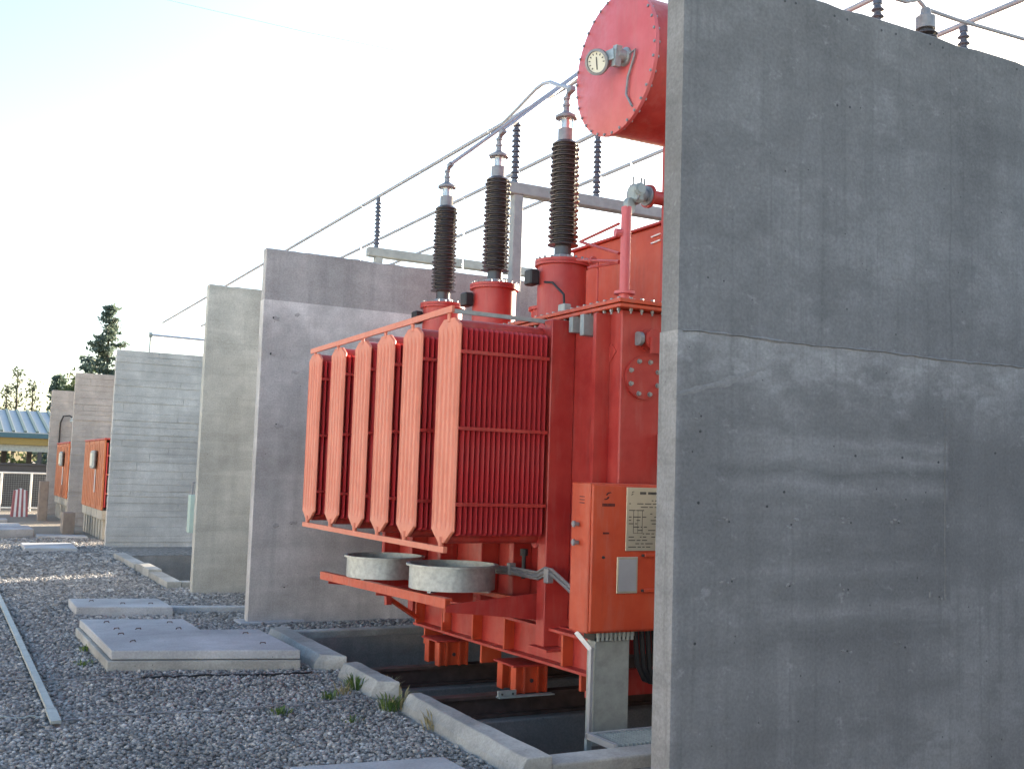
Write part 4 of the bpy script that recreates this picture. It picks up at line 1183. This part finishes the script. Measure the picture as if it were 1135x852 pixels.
# ------------------------------------------------------------------ gate, striped barrier, canopy shed
gt2 = thing('mesh_gate', (2.5, 37.5, 0), 'white framed mesh gate in front of the dark shed', 'gate')
for x in (1.88, 2.74, 3.6): MB().tube([(x, 37.5, 0), (x, 37.5, 1.22)], .035, 8).build('post', 'white', gt2, smooth=True)
for z in (.10, 1.20): MB().tube([(-1.5, 37.5, z), (4.6, 37.5, z)], .025, 8).build('rail', 'white', gt2, smooth=True)
MB().tube([(1.6, 37.2, 0), (1.6, 37.2, 1.4)], .05, 8).build('post', 'white', gt2, smooth=True)
mw = MB()
for i in range(90):
    x = -1.5 + i * .068
    mw.bar((x, 37.5, .1), (x, 37.5, 1.2), .004, .004)
for i in range(16): mw.bar((-1.5, 37.5, .1 + i * .07), (4.6, 37.5, .1 + i * .07), .004, .004)
mw.build('wire_mesh', 'galvd', gt2)
sb = thing('striped_barrier', (2.2, 34, 0), 'red and white striped barrier block before the mesh gate', 'barrier')
for i in range(7):
    a = 2.0 + i * .063
    ins = .0
    vs = [(a, 33.8, 0), (a + .063, 33.8, 0), (a + .063, 34.2, 0), (a, 34.2, 0)]
    xa, xb_ = 2.22 + (a - 2.22) * .8, 2.22 + (a + .063 - 2.22) * .8
    vs += [(xa, 33.9, .74), (xb_, 33.9, .74), (xb_, 34.1, .74), (xa, 34.1, .74)]
    zt_ = .80 - .06 * abs(i - 3) / 3
    vs = vs[:4] + [(x, y, zt_) for x, y, _ in vs[4:]]
    MB().add(vs, [(0, 3, 2, 1), (4, 5, 6, 7), (0, 1, 5, 4), (1, 2, 6, 5), (2, 3, 7, 6), (3, 0, 4, 7)]).build('stripe', 'stripe_red' if i % 2 == 0 else 'white', sb)

dw = thing('low_wall', (1.5, 39.6, 0), 'low dark wall right behind the white mesh gate', 'wall')
MB().box(-5, 7, 39.5, 39.7, 0, 1.42, .01).build('wall_face', 'darkwall', dw)
MB().box(-5.02, 7.02, 39.46, 39.74, 1.421, 1.48, .01).build('coping', 'darkwall', dw)
sh = thing('open_shed', (0, 57, 0), 'open shed with ribbed pale roof, teal fascia and yellow beam', 'shed')
SX0, SX1 = -14, 9
RY0, RY1, RZa, RZb = 54.5, 62.0, 2.86, 4.15
vs = [(SX0, RY0, RZa), (SX1, RY0, RZa), (SX1, RY1, RZb), (SX0, RY1, RZb)]
vs += [(x, y, z - .06) for x, y, z in vs]
rf = MB().add(vs, [(0, 1, 2, 3), (7, 6, 5, 4), (0, 4, 5, 1), (1, 5, 6, 2), (2, 6, 7, 3), (3, 7, 4, 0)]).build('roof', 'roof', sh)
rib = None
for i in range(46):
    x = SX0 + .1 + i * .5
    if rib is None: rib = MB().bar((x, RY0 - .01, RZa + .03), (x, RY1, RZb + .03), .12, .07).build('roof_rib', 'roofrib', rf); x00 = x
    else:
        c = rib.copy(); col.objects.link(c); c.location.x = x - x00
MB().box(SX0, SX1, RY0 - .03, RY0 + .03, 2.60, 2.815).build('fascia', 'teal', sh)
MB().box(SX0, SX1, RY0 + .1, RY0 + .25, 2.28, 2.595).build('front_beam', 'yellow', sh)
MB().box(SX0, SX1, RY0 + .3, RY0 + .5, 1.98, 2.27).build('lintel', 'galvd', sh)
for i in range(12):
    x = SX0 + .2 + i * 2.0; MB().box(x, x + .18, RY0 + .3, RY0 + .48, 0, 1.979).build('column', 'darkwall', sh)
MB().box(SX0, SX1, RY1 - .3, RY1 - .1, 0, 1.42).build('back_wall', 'darkwall', sh)
MB().box(SX0, SX1, RY1 - .3, RY1 - .1, 2.1, 3.9).build('back_panel', 'darkwall', sh)
for i in range(20):
    x = SX0 + .2 + i * 1.2; MB().box(x, x + .25, RY1 - .28, RY1 - .12, 1.42, 2.1).build('back_mullion', 'darkwall', sh)

# ------------------------------------------------------------------ trees and weeds
def leaf_cloud(centres, n_per, size, spread, seed, flat=0.6):
    r = np.random.default_rng(seed); vs = []; fs = []
    for c, sc in centres:
        for _ in range(n_per):
            p = np.array(c) + r.normal(0, 1, 3) * spread * sc * np.array([1, 1, flat])
            a = r.normal(0, 1, 3); a /= np.linalg.norm(a); b_ = np.cross(a, r.normal(0, 1, 3)); b_ /= np.linalg.norm(b_)
            s_ = size * (0.6 + 0.8 * r.random()); k = len(vs)
            vs += [tuple(p - a * s_), tuple(p + b_ * s_ * .45), tuple(p + a * s_), tuple(p - b_ * s_ * .45)]
            fs.append((k, k + 1, k + 2, k + 3))
    return vs, fs


def conifer(x, y, h, w, label, seed, first=.12):
    r = random.Random(seed); root = thing('conifer_tree', (x, y, 0), label, 'tree', 'trees beyond the station')
    MB().tube([(x, y, 0), (x + .05, y, h * .5), (x, y, h * .98)], h * .016, 8, h * .003).build('trunk', 'bark', root, smooth=True)
    cen = []; br = MB(); z = h * first
    while z < h * .97:
        t = (z - h * first) / (h * (1 - first)); L = w * ((1 - t) ** 1.05 + .04) * (.75 + .45 * r.random())
        for q in range(5):
            a = r.random() * 6.283; L2 = L * (.6 + .55 * r.random()); up = .16 + .30 * r.random()
            end = (x + math.cos(a) * L2, y + math.sin(a) * L2, z + L2 * up * .8 - L2 * .12)
            br.tube([(x, y, z), (x + math.cos(a) * L2 * .55, y + math.sin(a) * L2 * .55, z - L2 * .02), end], .03, 4, .008, caps=False)
            for s_ in np.linspace(.22, 1.0, max(3, int(L2 * 4.5))):
                zz_ = z + (end[2] - z) * s_ ** 2 - L2 * .05 * math.sin(s_ * 3)
                cen.append(((x + math.cos(a) * L2 * s_, y + math.sin(a) * L2 * s_, zz_), .65 + .5 * (1 - s_)))
        z += h * .024 + .12
    br.build('branches', 'bark', root)
    vs, fs = leaf_cloud(cen, 10, .17, .20, seed, .55)
    MB().add(vs, fs).build('crown', 'needle', root)


def broad_tree(x, y, h, rx, rz, label, seed, mat='leaf', n=70, npl=26, size=.17, spread=.42):
    r = random.Random(seed); root = thing('leafy_tree', (x, y, 0), label, 'tree', 'trees beyond the station')
    tr = MB(); tr.tube([(x, y, 0), (x + .1, y, h - rz * 1.4), (x, y, h - rz * .7)], h * .022, 8, h * .008)
    cen = []
    for i in range(n):
        a = r.random() * 6.283; u = r.uniform(-1, 1); k = r.random() ** .4; s_ = math.sqrt(1 - u * u)
        c = (x + rx * k * s_ * math.cos(a), y + rx * k * s_ * math.sin(a), h - rz + rz * k * u)
        cen.append((c, .7 + .6 * r.random()))
        if i % 4 == 0: tr.tube([(x, y, h - rz * 1.5 + .3), ((x + c[0]) / 2, (y + c[1]) / 2, c[2] - .3), c], .05, 4, .01, caps=False)
    tr.build('trunk', 'bark', root)
    vs, fs = leaf_cloud(cen, npl, size, spread, seed, .8)
    MB().add(vs, fs).build('crown', mat, root)


conifer(9.55, 75, 12.1, 3.6, 'tall spiky conifer rising above the board marked walls', 5)
conifer(6.95, 78, 7.3, 1.3, 'smaller dark conifer left of the tall one, behind the farthest wall', 8)
broad_tree(7.9, 72, 6.9, 1.35, 1.7, 'yellow green leafy tree between the two conifers', 4)
broad_tree(8.9, 70, 6.6, 1.3, 1.4, 'yellow green leafy tree at the foot of the tall conifer', 14)


def poplar(x, y, h, label, seed):
    r = random.Random(seed); root = thing('poplar_tree', (x, y, 0), label, 'tree', 'slim poplars over the shed roof')
    tr = MB(); tr.tube([(x, y, 0), (x + .05, y, h * .6), (x, y, h)], .16, 8, .02); cen = []
    for i in range(34):
        z = h * (.45 + .53 * r.random()); a = r.random() * 6.283; L = (.25 + .45 * r.random()) * (1.25 - z / h) * 1.6
        e = (x + L * math.cos(a), y + L * math.sin(a), z + L * 1.1)
        tr.tube([(x, y, z - .2), e], .03, 4, .008, caps=False); cen.append((e, .6 + .5 * r.random()))
    tr.build('trunk', 'bark', root)
    vs, fs = leaf_cloud(cen, 7, .15, .20, seed, 1.4)
    MB().add(vs, fs).build('crown', 'poplar', root)


for i, (px, top, lab) in enumerate(((8, 428, 'leftmost sparse poplar over the shed roof'), (20, 413, 'tallest sparse poplar, second from the left over the shed roof'), (37, 424, 'right hand sparse poplar over the shed roof'))):
    p = PX(px, top, y=95); poplar(p.x, 95, p.z, lab, 50 + i)
pw = thing('power_line', (PX(150, -8, y=60).x, 60, 0), 'faint thin overhead wire high in the upper left sky', 'wire')
MB().tube([PX(-400, -150, y=60), PX(150, -8, y=60), PX(340, 36, y=60), PX(900, 150, y=60)], .012, 6).build('wire', 'alu', pw)
# far hedge seen through the shed
hx = random.Random(3); cen = [((hx.uniform(-25, 14), 82 + hx.uniform(-1, 1), hx.uniform(.2, 2.9)), 1.2) for _ in range(420)]
vs, fs = leaf_cloud(cen, 12, .25, .5, 77, .8)
tag(MB().add(vs, fs).build('hedge', 'leaf'), 'distant hedge seen through the open shed', 'hedge', kind='stuff')


def weed(px, py, h, n, label, mat='weed', seed=0, spread=.08):
    r = random.Random(seed); c = PX(px, py, z=0.0); root = thing('weed', (c.x, c.y, 0), label, 'weed', 'weeds growing by the kerbs')
    mb = MB()
    for i in range(n * 2):
        a = r.random() * 6.283; d = r.random() * spread; L = h * (.5 + .7 * r.random())
        x, y = c.x + math.cos(a) * d, c.y + math.sin(a) * d
        lx, ly = math.cos(a) * L * (.3 + .5 * r.random()), math.sin(a) * L * (.3 + .5 * r.random()); w = .0025 + .0045 * r.random()
        sx, sy = -math.sin(a) * w, math.cos(a) * w
        vs = [(x - sx * .5, y - sy * .5, 0), (x + sx * .5, y + sy * .5, 0), (x + lx * .5 + sx, y + ly * .5 + sy, L * .75), (x + lx * .5 - sx, y + ly * .5 - sy, L * .75), (x + lx, y + ly, L * .95)]
        mb.add(vs, [(0, 1, 2, 3), (3, 2, 4)])
    mb.build('leaves', mat, root)


for i, (px, py, h, n, lab, mat) in enumerate(((395, 765, .14, 60, 'green weed tuft at the foot of the middle kerb', 'weed'), (365, 775, .07, 40, 'low green weed on gravel left of the middle kerb', 'weed'),
        (432, 788, .13, 50, 'weed with dry stalks in the gap before the long kerb', 'weed'), (445, 786, .17, 26, 'dry grass tuft at the start of the long kerb', 'straw'),
        (480, 808, .13, 26, 'dry grass tuft along the long kerb', 'straw'), (430, 770, .16, 20, 'dry stalks at the end of the middle kerb', 'straw'), (380, 770, .10, 24, 'dry grass tuft beside the middle kerb', 'straw'),
        (96, 722, .07, 40, 'small weed left of the stepped slab', 'weed'), (92, 738, .06, 26, 'smallest weed, lower left of the stepped slab', 'weed'), (310, 793, .07, 36, 'lone green weed in the foreground gravel', 'weed'), (390, 800, .05, 24, 'tiny weed in the gravel right of the lone one', 'weed'),
        (245, 738, .06, 24, 'weed under the front edge of the stepped slab', 'weed'))):
    weed(px, py, h * .8, int(n * .7), lab, mat, 100 + i)

# ------------------------------------------------------------------ building added out of view to shade the bays and leave a sun slit (off to the right, behind the walls)
bd = thing('shade_building', (22, 1, 0), 'long plain building added unseen behind the walls to shade the bays', 'building')
BH = 4.6
MB().box(17, 27, -22, 22.58, -.2, BH).build('wall', 'render', bd)  # body of the added shade building
MB().box(17.0, 27.1, -22.1, 22.59, BH + .001, BH + .06).build('roof', 'galvd', bd)  # roof of the added shade building
for i in range(8):
    y = -20 + i * 5; w_o = MB().box(16.93, 16.999, y, y + 1.6, 1.2, 2.6).build('window', 'glassy', bd)  # windows of the added shade building
    MB().box(16.90, 16.999, y - .05, y + 1.65, 2.601, 2.68).build('frame', 'white', w_o); MB().box(16.88, 16.999, y - .08, y + 1.68, 1.12, 1.199).build('sill', 'white', w_o)  # frames and sills of the added shade building
pw_ = thing('bounce_wall', (-9.5, 20, 0), 'long white plastered wall added out of view to bounce sun onto left-facing ends', 'wall')  # added, unseen: throws sunlight back onto wall and radiator ends
MB().box(-9.7, -9.5, -40, 75, -.2, 3.2).build('wall_face', 'bounce_white', pw_)  # face of the added bounce wall
MB().box(-9.75, -9.45, -40.05, 75.05, 3.201, 3.28).build('coping', 'postc', pw_)  # coping of the added bounce wall
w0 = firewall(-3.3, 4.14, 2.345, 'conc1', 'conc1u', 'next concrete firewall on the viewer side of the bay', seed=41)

# ------------------------------------------------------------------ gravel stones
def gravel():
    rg = np.random.default_rng(12)
    t = (1 + 5 ** .5) / 2
    ico = np.array([(-1, t, 0), (1, t, 0), (-1, -t, 0), (1, -t, 0), (0, -1, t), (0, 1, t), (0, -1, -t), (0, 1, -t), (t, 0, -1), (t, 0, 1), (-t, 0, -1), (-t, 0, 1)]) / math.sqrt(1 + t * t)
    tri = np.array([(0, 11, 5), (0, 5, 1), (0, 1, 7), (0, 7, 10), (0, 10, 11), (1, 5, 9), (5, 11, 4), (11, 10, 2), (10, 7, 6), (7, 1, 8), (3, 9, 4), (3, 4, 2), (3, 2, 6), (3, 6, 8), (3, 8, 9), (4, 9, 5), (2, 4, 11), (6, 2, 10), (8, 6, 7), (9, 8, 1)])
    regs = [(-.9, 3.1, 4.7, 8.0, 2300, .0140), (-.6, 3.1, 8.0, 11.6, 1800, .0155), (3.1, 5.6, 10.5, 14.2, 900, .019), (-.2, 3.1, 11.6, 16.5, 1000, .020), (.4, 3.1, 16.5, 24.5, 420, .027)]
    P = []; S = []
    for x0, x1, y0, y1, dens, s in regs:
        n = int((x1 - x0) * (y1 - y0) * dens)
        P.append(np.stack([rg.uniform(x0, x1, n), rg.uniform(y0, y1, n)], 1)); S.append(np.full(n, s))
    P = np.concatenate(P); S = np.concatenate(S)
    keep = np.ones(len(P), bool)

    def drop_poly(poly, grow=0.015):
        nonlocal keep
        c = np.mean(poly, 0); poly = [(p[0] + grow * np.sign(p[0] - c[0]), p[1] + grow * np.sign(p[1] - c[1])) for p in poly]
        ins = np.zeros(len(P), bool); j = len(poly) - 1
        for i in range(len(poly)):
            xi, yi = poly[i]; xj, yj = poly[j]
            hit = ((yi > P[:, 1]) != (yj > P[:, 1])) & (P[:, 0] < (xj - xi) * (P[:, 1] - yi) / (yj - yi + 1e-12) + xi)
            ins ^= hit; j = i
        keep &= ~ins

    R = lambda a, b_, c, d: [(a, c), (b_, c), (b_, d), (a, d)]
    for q in (LA, [(1.43, 12.40), (2.39, 12.18), (2.37, 12.98), (1.43, 13.18)], [(2.43, 12.40), (4.4, 11.98), (4.4, 12.12), (2.43, 12.56)], [(1.70, 5.10), (2.59, 5.05), (2.57, 5.50), (1.73, 5.60)],
              R(KX0 + .03, 9.1, 5.2, 7.04), R(KX0 + .04, 9.1, 7.4, 8.31), R(KX0, 9.1, 8.6, 10.5), R(3.09, 9.1, 5.2, 10.5), R(2.8, 8.2, 14.78, 20.4), R(2.95, 15, 11.3, 11.6), R(3.0, 15, 14.15, 14.35),
              R(2.99, 15, 22.1, 22.4), R(3.0, 15, 4.0, 4.2), R(1.5, 2.4, 20.95, 22.35), R(.755, .815, 7.3, 24)):
        drop_poly(q)
    P = P[keep]; S = S[keep]; n = len(P)
    S = S * np.clip(rg.lognormal(-.10, .22, n), .55, 1.4)
    sc = S[:, None] * np.stack([rg.uniform(.75, 1.35, n), rg.uniform(.7, 1.1, n), rg.uniform(.5, .85, n)], 1)
    big = rg.random(n) < .03; sc[big] *= 1.3
    V = ico[None] * rg.uniform(.78, 1.22, (n, 12, 1)) * sc[:, None, :]
    a = rg.uniform(0, 6.283, n); b_ = rg.normal(0, .45, n)
    ca, sa, cb_, sb_ = np.cos(a), np.sin(a), np.cos(b_), np.sin(b_)
    x, y, z = V[..., 0], V[..., 1], V[..., 2]
    y2, z2 = y * cb_[:, None] - z * sb_[:, None], y * sb_[:, None] + z * cb_[:, None]
    x3, y3 = x * ca[:, None] - y2 * sa[:, None], x * sa[:, None] + y2 * ca[:, None]
    lay = rg.random(n) * .6 + .05
    co = np.stack([x3 + P[:, :1], y3 + P[:, 1:2], z2 + (sc[:, 2] * lay)[:, None] + .004], -1).reshape(-1, 3)
    F = (tri[None] + (np.arange(n) * 12)[:, None, None]).reshape(-1)
    me = bpy.data.meshes.new('gravel'); nf = n * 20
    me.vertices.add(n * 12); me.vertices.foreach_set('co', co.ravel().astype(np.float32))
    me.loops.add(nf * 3); me.loops.foreach_set('vertex_index', F.astype(np.int32))
    me.polygons.add(nf); me.polygons.foreach_set('loop_start', np.arange(0, nf * 3, 3, dtype=np.int32))
    me.polygons.foreach_set('loop_total', np.full(nf, 3, np.int32))
    me.update(calc_edges=True); me.validate()
    me.materials.append(M['stone'])
    o = bpy.data.objects.new('gravel', me); col.objects.link(o)
    tag(o, 'loose grey gravel stones covering the yard', 'gravel', kind='stuff')
    print('stones', n)


gravel()
